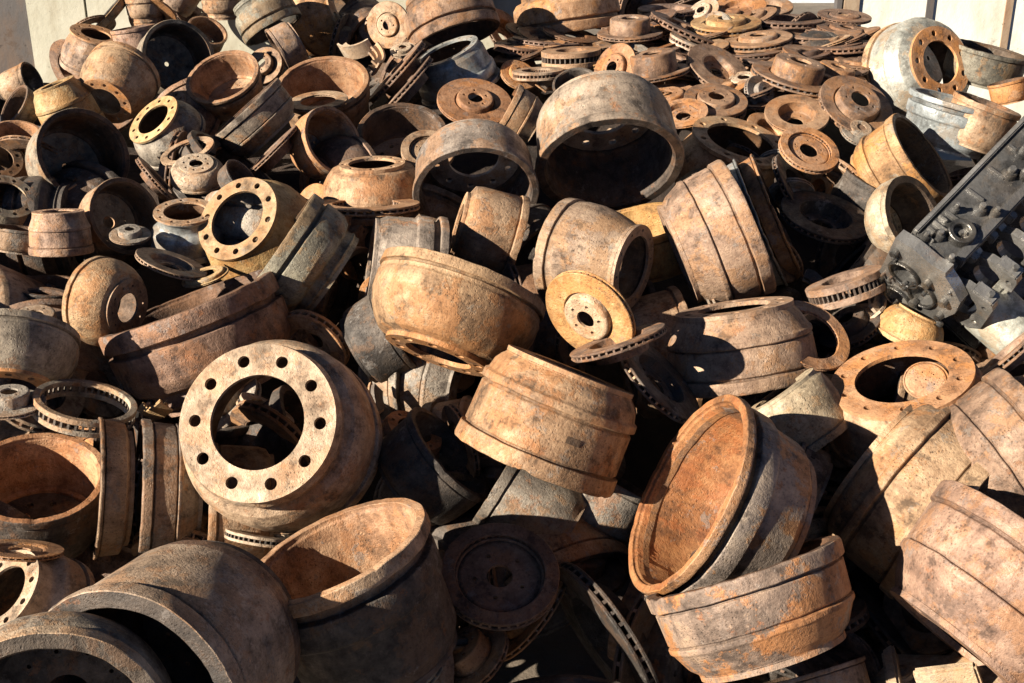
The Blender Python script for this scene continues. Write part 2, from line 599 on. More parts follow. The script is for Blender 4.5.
def wallmat(name, a, b, stain, sc_=1.4):
    m = bpy.data.materials.new(name)
    m.use_nodes = True
    nt = m.node_tree
    L = nt.links.new
    bs = nt.nodes['Principled BSDF']
    tc = N(nt, 'ShaderNodeTexCoord')
    mp = N(nt, 'ShaderNodeMapping'); mp.inputs['Scale'].default_value = (1, 1, .35)
    L(tc.outputs['Object'], mp.inputs[0])

    def noi(s, v, d=7, r=.65):
        n = N(nt, 'ShaderNodeTexNoise'); n.inputs['Scale'].default_value = s; n.inputs['Detail'].default_value = d
        n.inputs['Roughness'].default_value = r
        L(v, n.inputs['Vector']); return n.outputs[0]
    c = ramp(nt, noi(sc_, tc.outputs['Object']), [(.38, a), (.62, b)])
    s = ramp(nt, noi(sc_ * 3.5, mp.outputs[0]), [(.46, (0, 0, 0)), (.66, (.9, .9, .9))])
    c = mixc(nt, s, c, stain)
    p = ramp(nt, noi(26, tc.outputs['Object'], 3, .6), [(.27, (.45, .45, .45)), (.34, (1, 1, 1))])
    c = mixc(nt, 1.0, c, p, 'MULTIPLY')
    q = ramp(nt, noi(3.1, tc.outputs['Object'], 9, .75), [(.60, (0, 0, 0)), (.64, (.75, .75, .75))])
    c = mixc(nt, q, c, tuple(x * .55 for x in stain))
    L(c, bs.inputs['Base Color'])
    bs.inputs['Roughness'].default_value = .9
    bp = N(nt, 'ShaderNodeBump'); bp.inputs['Distance'].default_value = .006; bp.inputs['Strength'].default_value = .4
    L(noi(30, tc.outputs['Object'], 6, .7), bp.inputs['Height']); L(bp.outputs[0], bs.inputs['Normal'])
    return m


wm = wallmat('weathered_pale_concrete', (.42, .40, .31), (.54, .51, .41), (.30, .26, .18))
wm2 = wallmat('whitewashed_boards', (.66, .64, .56), (.74, .72, .65), (.52, .48, .38))
pm = wallmat('brown_painted_steel', (.26, .19, .13), (.33, .25, .17), (.20, .10, .05))
dm = wallmat('dark_grey_steel', (.07, .062, .06), (.10, .09, .085), (.14, .09, .06))
bm_ = wallmat('pale_blue_sheeting', (.52, .58, .64), (.58, .64, .70), (.5, .52, .55))


def box(V, F, x0, x1, y0, y1, z0, z1, bev=0.0):
    o = len(V)
    V += [(x0, y0, z0), (x1, y0, z0), (x1, y1, z0), (x0, y1, z0), (x0, y0, z1), (x1, y0, z1), (x1, y1, z1), (x0, y1, z1)]
    F += [tuple(i + o for i in f) for f in ((0, 3, 2, 1), (4, 5, 6, 7), (0, 1, 5, 4), (1, 2, 6, 5), (2, 3, 7, 6), (3, 0, 4, 7))]


def wx(px, Y):     # world x of image column px (top of frame) at forward distance Y
    d = (Y * math.cos(rad(PITCH)) + (CAMH - 1.05) * math.sin(rad(PITCH)))
    return (px - W / 2) / FPX * d


YW = 6.0
# left wall: pale concrete slab with a vertical crack
V, F = [], []
x0, x1, xg = wx(27, YW), wx(560, YW), wx(86, YW)
box(V, F, x0, xg - .006, YW, YW + .2, 0, 3.2)
wl = empty('concrete_wall', Matrix.Translation((x0, YW, 0)), (1, 1, 1, .3))
tag(wl, 'weathered pale concrete wall behind the top left of the heap', 'wall')
Vw = [(a - x0, b - YW, c) for a, b, c in V]
mesh_obj('wall_panel', Vw, F, [wm], wl)
V, F = [], []
box(V, F, xg + .006, x1, YW, YW + .2, 0, 3.2)
mesh_obj('wall_panel', [(a - x0, b - YW, c) for a, b, c in V], F, [wm], wl)
V, F = [], []
box(V, F, xg - .006, xg + .006, YW + .03, YW + .15, 0, 3.18)
mesh_obj('joint', [(a - x0, b - YW, c) for a, b, c in V], F, [dm], wl)
# dark grey wall at far left
V, F = [], []
xl = wx(-420, YW); xr = wx(25, YW)
box(V, F, xl, xr, YW + .03, YW + .2, 0, 3.4)
o = mesh_obj('steel_wall', V, F, [dm]); tag(o, 'dark grey steel wall at the upper left corner, left of the pale concrete', 'wall')
# right wall of whitewashed boards with ribs
x0, x1 = wx(858.5, YW), wx(1500, YW)
wr = empty('board_wall', Matrix.Translation((x0, YW, 0)), (1, 1, 1, .6))
tag(wr, 'whitewashed wall with grey vertical ribs behind the right of the heap', 'wall')
V, F = [], []
box(V, F, 0, x1 - x0, 0, .15, 0, 3.2)
mesh_obj('wall_panel', V, F, [wm2], wr)
for px in (929, 1008, 1088, 1168, 1248, 1328):
    V, F = [], []
    xx = wx(px, YW) - x0
    box(V, F, xx - .017, xx + .017, -.010, 0, 0, 3.2)
    mesh_obj('rib', V, F, [dm if px == 929 else pm], wr)
# post
V, F = [], []
xa, xb = wx(843, YW), wx(858, YW)
tx, fl = .012, xb - xa
ym = YW - .012
box(V, F, xa, xb, ym, ym + .012, 0, 3.3)
box(V, F, xa, xb, ym + .11, ym + .122, 0, 3.3)
box(V, F, (xa + xb) / 2 - .006, (xa + xb) / 2 + .006, ym + .012, ym + .11, 0, 3.3)
pr = empty('steel_post', Matrix.Translation((0, 0, 0)), (1, 1, 1, .2))
mesh_obj('beam', V, F, [pm], pr)
V, F = [], []
box(V, F, xa - .05, xb + .05, ym - .05, ym - .002, 0, .015)
mesh_obj('base_plate', V, F, [dm], pr)
V, F = [], []
box(V, F, wx(838, ym), xa - .003, ym + .03, ym + .09, 0, 3.3)
mesh_obj('angle_iron', V, F, [dm], pr)
tag(pr, 'brown steel post standing at the left end of the whitewashed wall', 'post')
# far sheet-metal shed through the opening
V, F = [], []
box(V, F, -6, 9, 16, 20, 0, 4.5)
sh = empty('shed', Matrix.Translation((0, 16, 0)), (1, 1, 1, .2))
mesh_obj('wall', [(a, b - 16, c) for a, b, c in V], F, [bm_], sh)
V, F = [], []
V += [(-6.3, 15.6, 4.45), (9.3, 15.6, 4.45), (9.3, 18, 5.4), (-6.3, 18, 5.4), (9.3, 20.4, 4.45), (-6.3, 20.4, 4.45)]
V += [(a, b, c + .06) for a, b, c in V[:6]]
F += [(0, 1, 2, 3), (3, 2, 4, 5), (6, 9, 8, 7), (9, 11, 10, 8), (0, 6, 7, 1), (4, 10, 11, 5), (1, 7, 8, 2), (2, 8, 10, 4), (0, 3, 9, 6), (3, 5, 11, 9)]
mesh_obj('roof', [(a, b - 16, c) for a, b, c in V], F, [dm], sh)
tag(sh, 'pale blue grey shed wall glimpsed between the rotor stack and the brown post', 'shed')

# ------------------------------------------------------------------ the heap, item by item
D, Rr = drum, rotor
# --- foreground -----------------------------------------------------
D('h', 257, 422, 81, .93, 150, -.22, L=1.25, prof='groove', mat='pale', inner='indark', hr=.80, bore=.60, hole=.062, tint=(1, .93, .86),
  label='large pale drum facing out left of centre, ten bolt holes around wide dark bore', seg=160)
D('o', 334, 549, 98, .36, 115, -.16, L=1.4, prof='lip', mat='dark', rimmat='tan', inner='inner', tint=(1, 1, 1),  # dark shell colour paints in the shadow falling on its outer side
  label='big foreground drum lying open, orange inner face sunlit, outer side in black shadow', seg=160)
D('o', 128, 706, 124, .72, -138, -.27, L=1.5, prof='plain', mat='brown', rimmat='pale', inner='dark', ring='dark', bore=.3, hole=.02, wall=.12, tint=(.8, .76, .74),  # dark inside, dark hub plate and lowered tint paint in the shade
  label='large dark drum at lower left, thick pale rim arching over black opening', seg=160)
D('o', 50, 745, 122, .86, -110, -.36, L=.9, prof='bowl', mat='grey', rimmat='pale', inner='dark', ring='dark', bore=.3, hole=.02, wall=.12, tint=(1.05, 1, .92),  # inside and hub plate coloured dark, painting shade into the opening
  label='grey brown drum rim cut by the bottom left corner, under a bigger rim', seg=160)
D('h', 3, 592, 46, .55, 152, -.05, L=1.0, prof='neck', mat='pale', inner='indark', tint=(.95, .9, .85), hr=.74,
  label='drum at the lower left edge turned with its pale holed hub face to the left')
D('o', 685, 491, 108, .37, 153.5, -.16, L=.88, prof='lip', mat='mixed', rimmat='orange', inner='deepinner', tint=(1.0, 1, 1), bore=.08, hole=.01, wall=.045,
  label='big orange rimmed drum standing open to the left, its orange inside fully lit', seg=160)
D('oc', 792, 500, 62, .10, 153, .10, L=.6, prof='plain', mat='grey', inner='indark', tint=(1, .95, .92),
  label='grey drum end showing behind the orange rimmed open drum', seg=128)
D('oc', 757, 612, 101, .12, 109.5, -.11, L=.92, prof='cone', mat='mixed', inner='indark', tint=(1.08, .96, .88),
  label='mottled orange and grey drum lying on its side at the bottom right of centre', seg=160)
D('oc', 812, 690, 60, .05, 109, .12, L=.6, prof='plain', mat='pink', inner='indark',
  label='drum rim showing under the mottled drum at the bottom edge right of centre')
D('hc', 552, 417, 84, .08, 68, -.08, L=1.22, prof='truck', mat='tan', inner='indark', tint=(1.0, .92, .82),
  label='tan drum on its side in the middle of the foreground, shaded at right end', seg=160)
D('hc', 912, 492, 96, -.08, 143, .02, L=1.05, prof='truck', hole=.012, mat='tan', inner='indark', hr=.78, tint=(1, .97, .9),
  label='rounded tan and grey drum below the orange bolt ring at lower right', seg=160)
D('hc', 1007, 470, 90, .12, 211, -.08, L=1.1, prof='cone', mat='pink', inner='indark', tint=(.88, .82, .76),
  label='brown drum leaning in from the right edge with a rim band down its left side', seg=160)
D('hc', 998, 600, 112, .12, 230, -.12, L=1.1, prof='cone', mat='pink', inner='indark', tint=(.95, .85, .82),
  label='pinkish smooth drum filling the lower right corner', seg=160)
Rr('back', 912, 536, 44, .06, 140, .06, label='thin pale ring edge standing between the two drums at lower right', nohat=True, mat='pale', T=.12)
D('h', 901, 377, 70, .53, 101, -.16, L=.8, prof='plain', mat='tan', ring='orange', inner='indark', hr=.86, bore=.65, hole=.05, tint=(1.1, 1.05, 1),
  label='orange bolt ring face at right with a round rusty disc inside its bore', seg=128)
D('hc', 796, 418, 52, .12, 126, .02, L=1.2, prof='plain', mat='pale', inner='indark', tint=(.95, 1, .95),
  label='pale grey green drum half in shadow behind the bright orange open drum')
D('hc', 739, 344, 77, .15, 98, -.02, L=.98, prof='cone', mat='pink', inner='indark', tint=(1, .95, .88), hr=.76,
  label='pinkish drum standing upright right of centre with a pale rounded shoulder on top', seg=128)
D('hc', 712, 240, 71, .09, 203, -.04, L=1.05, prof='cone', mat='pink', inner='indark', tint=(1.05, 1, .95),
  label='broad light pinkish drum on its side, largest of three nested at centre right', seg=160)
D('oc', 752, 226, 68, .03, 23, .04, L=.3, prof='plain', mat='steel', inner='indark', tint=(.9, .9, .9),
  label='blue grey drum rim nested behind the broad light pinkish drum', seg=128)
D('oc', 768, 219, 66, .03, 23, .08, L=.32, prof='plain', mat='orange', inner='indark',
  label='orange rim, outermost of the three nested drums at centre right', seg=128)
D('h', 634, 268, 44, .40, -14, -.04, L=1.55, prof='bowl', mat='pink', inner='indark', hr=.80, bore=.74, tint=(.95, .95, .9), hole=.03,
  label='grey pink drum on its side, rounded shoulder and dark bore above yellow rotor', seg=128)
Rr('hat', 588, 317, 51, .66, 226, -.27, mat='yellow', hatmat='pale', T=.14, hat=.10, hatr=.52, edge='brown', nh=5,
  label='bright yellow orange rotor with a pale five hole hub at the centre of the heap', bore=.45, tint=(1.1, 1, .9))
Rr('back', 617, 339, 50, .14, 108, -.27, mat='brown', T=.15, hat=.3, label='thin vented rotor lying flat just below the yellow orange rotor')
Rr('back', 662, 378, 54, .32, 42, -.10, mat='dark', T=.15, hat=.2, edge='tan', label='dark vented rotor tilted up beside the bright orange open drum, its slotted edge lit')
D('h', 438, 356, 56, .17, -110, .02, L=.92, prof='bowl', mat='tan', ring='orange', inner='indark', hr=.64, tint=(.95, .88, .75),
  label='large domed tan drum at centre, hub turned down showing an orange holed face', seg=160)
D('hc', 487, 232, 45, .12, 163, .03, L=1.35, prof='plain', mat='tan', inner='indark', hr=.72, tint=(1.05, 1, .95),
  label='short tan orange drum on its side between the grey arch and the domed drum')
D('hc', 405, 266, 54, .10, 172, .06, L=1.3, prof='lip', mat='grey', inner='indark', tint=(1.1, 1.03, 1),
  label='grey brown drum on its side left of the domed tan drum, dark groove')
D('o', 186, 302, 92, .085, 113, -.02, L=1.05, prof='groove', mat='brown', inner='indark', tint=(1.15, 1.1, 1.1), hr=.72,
  label='long brown drum lying tilted above the large pale drum, dark on its right side', seg=160)
D('h', 237, 218, 46, .70, 142, -.06, L=1.05, prof='bowl', mat='yellow', ring='face', inner='indark', hr=.76, bore=.66, tint=(.9, .9, .8),
  label='ochre drum with an orange ten hole face and large black bore, upper left of centre', seg=128)
D('oc', 305, 262, 62, .05, 146, .02, L=1.0, prof='groove', mat='grey', inner='indark', tint=(.95, 1, .9),
  label='grey green gritty drum lying behind the ochre drum, one sunlit band across it', seg=128)
D('o', 36, 476, 68, .66, 95, -.02, L=1.1, prof='plain', mat='dark', inner='inner', tint=(1.2, 1.1, 1), bore=.3,
  label='dark drum standing open at the left edge with orange lit inside wall', seg=128)
Rr('back', 86, 400, 50, .42, 80, -.06, mat='grey', T=.34, hat=.05, vanes=44, inr=.86, nohat=True, edge='dark', tint=(1.3, 1.25, 1.15),
  label='thick finned ring lying above the open drum at the left edge')
D('oc', 112, 488, 70, .08, 180, .06, L=.46, prof='plain', mat='tan', inner='indark', tint=(.8, .78, .75),
  label='narrow upright brown drum band just left of the large pale drum')
D('oc', 168, 492, 72, .08, 180, .12, L=.8, prof='cone', mat='grey', inner='indark', tint=(.95, .88, .85),
  label='brown and grey green drum standing on its side half behind the large pale drum', seg=128)
D('oc', 240, 505, 62, .04, 180, .14, L=1.0, prof='plain', mat='tan', inner='indark',
  label='tan drum piece showing below the large pale drum')
Rr('back', 262, 533, 36, .12, 80, .08, mat='pale', T=.25, nohat=True, edge='dark', label='small slotted rotor edge peeping out below the large pale drum')
Rr('back', 20, 548, 42, .22, 84, -.06, mat='orange', T=.10, hat=.05, label='thin orange rotor lying flat at the left edge above the holed hub')
D('oc', 532, 506, 46, .06, 148, .17, L=1.9, prof='plain', mat='grey', inner='indark', tint=(.8, .78, .75),
  label='greyish drum lying under the tan drum in the middle foreground')
D('oc', 600, 500, 52, .10, 60, .22, L=1.0, prof='plain', mat='grey', inner='indark', label='grey drum in shade between the middle tan drum and the bright orange drum')
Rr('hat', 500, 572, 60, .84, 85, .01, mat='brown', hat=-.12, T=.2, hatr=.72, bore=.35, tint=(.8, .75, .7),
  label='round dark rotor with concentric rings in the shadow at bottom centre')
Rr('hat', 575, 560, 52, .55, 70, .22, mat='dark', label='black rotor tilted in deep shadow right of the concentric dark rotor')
Rr('back', 600, 640, 84, .22, 215, .20, mat='dark', edge='dark', tint=(.6, .6, .6), T=.15, label='vented rotor standing on edge in deep shadow at bottom centre')  # dark material and lowered tint paint the deep shadow into its colour
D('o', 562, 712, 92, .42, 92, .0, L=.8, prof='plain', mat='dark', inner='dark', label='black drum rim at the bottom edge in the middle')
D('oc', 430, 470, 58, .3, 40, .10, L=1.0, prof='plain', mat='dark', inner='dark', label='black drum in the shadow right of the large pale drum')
D('h', 415, 430, 30, .5, 60, .10, L=.5, prof='short', mat='orange', inner='indark', tint=(.9, .8, .7), cat='hub', name='wheel_hub',
  label='small orange holed flange in the gap right of the large pale drum', group='small hubs among the drums')
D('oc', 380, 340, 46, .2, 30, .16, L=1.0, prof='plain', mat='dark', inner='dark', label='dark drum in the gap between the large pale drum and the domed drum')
Rr('back', 268, 408, 30, .25, 60, .14, mat='pale', T=.35, nohat=True, inr=.6, edge='dark', vanes=26, label='pale slotted rotor piece seen through the bore of the large pale drum')

# --- left side --------------------------------------------------------
D('h', 128, 308, 30, .62, -14, -.06, L=.95, prof='bowl', mat='tan', inner='indark', hr=.66, tint=(1.1, 1.05, .92), bore=.5, hole=.03, ring='brown',
  label='pale tan rounded drum at left with its dark ringed hub facing right')
D('h', 8, 388, 44, .36, -96, -.03, L=.9, prof='bowl', mat='grey', ring='orange', inner='indark', hr=.68, tint=(1.1, 1.05, .95),
  label='mottled drum at the left edge, hub turned down showing orange holed flange')
Rr('hat', 10, 402, 34, .4, 95, -.10, mat='grey', hat=.35, label='small grey rotor hat sticking out at the left edge under the orange flange')
D('o', 30, 310, 44, .5, 105, .06, L=.8, prof='plain', mat='dark', inner='indark', label='dark open drum at the left edge behind the mottled drum')
Rr('hat', 36, 325, 36, .5, 100, .0, mat='brown', hat=.35, hatmat='grey', label='brown rotor with a rounded grey hat inside the dark open drum at left')
D('hc', 60, 232, 31, .12, 95, .0, L=1.35, prof='cone', mat='pink', inner='indark', tint=(1.1, 1.0, .92), hr=.8,
  label='small pinkish drum standing upright near the left edge')
D('h', 7, 196, 28, .72, 72, -.02, L=1.1, prof='bowl', mat='grey', inner='indark', hr=.74, bore=.66, tint=(1.2, 1.15, 1),
  label='grey drum on the left edge, holed ring round dark bore, lower of two')
D('h', -2, 158, 24, .78, 70, .04, L=.9, prof='bowl', mat='tan', inner='indark', label='small drum on the left edge with holed face, just above the grey holed drum')
D('o', 126, 216, 39, .84, 20, .05, L=.9, prof='plain', mat='tan', inner='indark', bore=.2, hole=.02, label='open dark drum behind the bluish small drum at left, tan wall below')
Rr('hat', 130, 234, 20, .45, 95, -.02, mat='grey', hat=.3, label='little grey rotor lying inside the open dark drum at left')
D('h', 185, 211, 31, .42, 96, -.02, L=1.15, prof='neck', mat='steel', ring='tan', inner='indark', hr=.84, bore=.68,
  label='small bluish grey drum standing upright with a tan holed top, upper left')
Rr('back', 172, 262, 36, .28, 72, -.04, mat='grey', hat=.15, label='thin grey rotor lying under the bluish grey drum')
Rr('hat', 205, 276, 24, .3, 110, .0, mat='yellow', T=.08, hat=.12, hatr=.85, bore=.7, nh=8, label='small ochre bolt flange behind the rim of the long brown drum')
D('o', 50, 285, 36, .3, 90, .12, L=.6, prof='plain', mat='dark', inner='indark', label='black drum edge under the small pinkish drum')
D('o', 84, 154, 47, .90, 35, -.05, L=1.15, prof='plain', mat='grey', inner='indark', bore=.1, hole=.01, tint=(1, .95, .85),
  label='large grey drum facing straight out at upper left, black inside with a sunlit orange patch', seg=128)
D('hc', 66, 108, 30, .12, 118, .02, L=1.7, prof='cone', mat='yellow', inner='indark', tint=(.85, .9, .9), hr=.7,
  label='pale ochre cone shaped drum standing behind the large grey drum at upper left')
D('o', 33, 80, 19, .45, 22, .05, L=1.6, prof='plain', mat='tan', inner='dark', label='small orange tan drum opening right, by the dark wall at upper left')
D('o', 14, 104, 22, .35, 150, .03, L=.9, prof='plain', mat='grey', inner='indark', label='thin rimmed grey drum leaning at the left edge under the dark wall')
D('o', 14, 132, 25, .48, 96, .0, L=.8, prof='plain', mat='brown', inner='inner', label='small open drum at the left edge with a bright orange inside')
D('h', 96, 34, 25, .34, 80, .0, L=1.25, prof='bowl', mat='pink', ring='orange', inner='indark', hr=.84, bore=.58,
  label='pinkish drum with a flat orange holed top standing against the pale wall')
D('oc', 136, 42, 22, .06, 104, .05, L=1.3, prof='plain', mat='pink', inner='indark', tint=(1.1, 1, .98), label='pinkish drum on end between the wall and the round black opening')
D('oc', 146, 10, 19, .06, 100, .08, L=1.4, prof='groove', mat='tan', inner='indark', label='tan banded drum stacked on the pinkish drum at the top left')
D('oc', 112, 14, 24, .05, 140, .14, L=.35, prof='plain', mat='yellow', inner='dark', label='narrow ochre rim leaning on the pale wall at the top left')
D('h', 105, 102, 27, .66, 236, -.02, L=1.35, prof='bowl', mat='tan', ring='orange', inner='indark', hr=.72, bore=.6, tint=(1, .95, .85),
  label='tan drum behind the large grey drum, with orange holed hub turned down left')
D('o', 179, 57, 37, .93, 30, -.02, L=1.1, prof='plain', mat='grey', inner='dark', bore=.08, hole=.008, tint=(1.1, 1.05, .95),
  label='round black drum opening with a thin pale rim at the top left')
D('o', 208, 30, 20, .62, 70, .06, L=1.0, prof='plain', mat='pale', inner='inner', label='small pale open drum behind the round black opening')
D('oc', 222, 6, 20, .05, 95, .12, L=1.3, prof='groove', mat='tan', inner='indark', label='tan ribbed drum at the top edge above the small pale open drum')
D('oc', 178, -2, 20, .1, 60, .12, L=1.2, prof='plain', mat='pink', inner='indark', label='pink dusty drum cut by the top edge at upper left')
D('o', 222, 76, 38, .60, 117, -.05, L=.85, prof='lip', mat='tan', inner='inner', bore=.2, hole=.02,
  label='open drum at upper left with a double rim, half of its pinkish inside lit')
D('oc', 258, 122, 44, .05, 133, .03, L=.85, prof='cone', mat='grey', inner='indark', tint=(1, .93, .85),
  label='grey brown drum lying tilted below the double rimmed open drum')
D('h', 153, 119, 30, .46, 136, -.02, L=.95, prof='bowl', mat='grey', ring='yellow', inner='indark', hr=.80, bore=.62,
  label='drum with an ochre holed face and narrow black bore, upper left')
Rr('hat', 187, 150, 28, .36, 114, .0, mat='tan', T=.1, nohat=True, inr=.72, label='thin tan ring lying above the small pale hub')
D('h', 196, 163, 17, .55, 98, -.06, L=.7, prof='bowl', mat='pale', inner='indark', hr=.62, nh=8, bore=.4, cat='hub', name='wheel_hub',
  label='small pale hub with eight holes above the bluish grey drum', group='small hubs among the drums')
D('o', 242, 176, 20, .5, 40, .0, L=.9, prof='plain', mat='dark', inner='dark', label='small black drum opening above the ochre drum')
D('o', 274, 30, 32, .2, -60, .06, L=1.1, prof='groove', mat='grey', inner='dark', tint=(.8, .85, .8), label='dark grey stepped drum at the top edge left of the orange drum')
Rr('back', 160, 180, 30, .1, 40, .05, mat='brown', T=.16, label='brown vented rotor on edge left of the small pale hub')
D('oc', 20, 240, 30, .1, 85, .08, L=.8, prof='plain', mat='grey', inner='indark', label='grey drum wall under the lower holed drum at the left edge')

# --- top centre ---------------------------------------------------------
D('h', 348, 5, 30, .60, 22, -.04, L=1.15, prof='bowl', mat='orange', ring='tan', inner='indark', hr=.70, bore=.68, tint=(1.1, 1.15, 1.1),
  label='orange rounded drum at the top edge, its holed hub ring facing right')
D('oc', 288, 46, 24, .1, 210, .06, L=1.0, prof='plain', mat='pink', inner='indark', label='pinkish drum end under the orange rounded drum at the top')
D('o', 322, 83, 47, .56, 103, -.04, L=1.0, prof='lip', mat='tan', inner='inner', bore=.25, tint=(.85, .8, .75),
  label='wide open drum at upper centre left, orange inside, a disc lying in it', seg=128)
Rr('hat', 318, 100, 30, .30, 98, -.01, mat='tan', T=.08, nohat=True, inr=.6, label='flat tan disc lying inside the wide open drum')
D('o', 334, 140, 36, .72, 28, -.02, L=1.2, prof='bowl', mat='mixed', inner='inner', tint=(1.05, 1, .95), bore=.3,
  label='mottled rust drum opening to the right below the wide open drum')
D('o', 402, 132, 45, .66, 92, .02, L=.9, prof='plain', mat='tan', inner='indark', label='thin rimmed open drum behind the banded pink rotor drum', bore=.3)
D('h', 372, 163, 33, .22, 94, -.08, L=.95, prof='bowl', mat='tan', inner='indark', hr=.62, bore=.72, tint=(1.1, 1.0, .9), nh=8,
  label='squat pinkish tan drum with slit like top bore, left of the grey arch', seg=128)
Rr('back', 366, 203, 54, .12, 92, -.04, mat='orange', T=.12, label='vented ring under the squat pinkish tan drum', nohat=True)
Rr('hat', 428, 149, 27, .72, 88, -.04, mat='tan', hat=-.12, T=.2, hatr=.66, bore=.6, label='small tan rotor with a black centre touching the grey arch')
Rr('hat', 388, 25, 23, .92, 185, -.03, mat='tan', hat=.12, T=.14, hatr=.5, label='tan rotor facing out at the top edge between two big drums')
D('o', 456, 38, 47, .26, -72, -.04, L=1.0, prof='groove', mat='pink', inner='indark', tint=(.85, .75, .65),
  label='pinkish brown drum at the top edge opening downward with a stepped grey rim', seg=128)
D('h', 446, 51, 34, .26, 113, -.10, L=1.0, prof='lip', mat='steel', inner='indark', hr=.80, bore=.8, tint=(1.05, 1.05, 1.05),
  label='bluish grey drum with a raised flange band, upper centre')
Rr('hat', 475, 101, 38, .60, 82, -.16, mat='orange', hat=.12, T=.1, hatr=.5, bore=.5, tint=(.8, .75, .75),
  label='orange brown rotor leaning in front of the bluish grey drum')
D('o', 476, 194, 63, .70, -86, -.03, L=.85, prof='plain', mat='grey', inner='dark', bore=.5, tint=(1.05, 1, 1),
  label='grey drum forming an arch with its black opening down, upper centre', seg=128)
D('o', 610, 168, 74, .62, -82, -.12, L=1.0, prof='plain', mat='grey', inner='dark', tint=(1.1, 1.0, .92), wall=.09, bore=.5,
  label='largest grey tan drum above centre, black opening facing the viewer', seg=160)
D('oc', 521, 117, 27, .08, 150, .0, L=1.3, prof='cone', mat='pale', inner='indark', tint=(.95, .85, .75),
  label='light tan drum on its side between the grey arch and the largest grey tan drum')
D('oc', 566, 9, 54, .02, -82, -.05, L=.85, prof='groove', mat='orange', inner='indark', tint=(.95, 1.0, 1.05),
  label='rusty orange brown drum at the top edge resting mouth down on rotors', seg=128)
D('o', 575, 83, 23, .66, 100, -.04, L=.8, prof='plain', mat='dark', inner='dark', label='small dark open drum behind the top of the largest grey tan drum')
D('o', 640, 222, 60, .3, 100, .12, L=.8, prof='plain', mat='yellow', inner='yellow', tint=(1.1, 1, .8), label='yellow ochre drum peeking out below the largest grey tan drum')
D('h', 741, 140, 50, .40, 70, -.06, L=.9, prof='bowl', mat='tan', inner='indark', hr=.86, bore=.70, nh=8, tint=(1.05, 1, .88),
  label='tan drum with an open holed top and a grey pipe inside, upper right of centre')
# beam-like leftovers
Rr('hat', 403, 49, 13, .5, 100, -.06, mat='pale', T=.25, hat=.2, hatr=.7, label='tiny pale hub ring below the tan rotor at the top')
Rr('back', 395, 70, 40, .05, 137, .0, mat='brown', T=.14, label='brown rotor standing edge on beside the wide open drum, upper of two')
Rr('back', 404, 84, 38, .05, 137, .06, mat='brown', T=.14, label='brown rotor standing edge on beside the wide open drum, lower of two')
Rr('back', 270, 150, 36, .05, 135, .05, mat='brown', T=.1, label='brown disc edge on above the mottled rust drum')

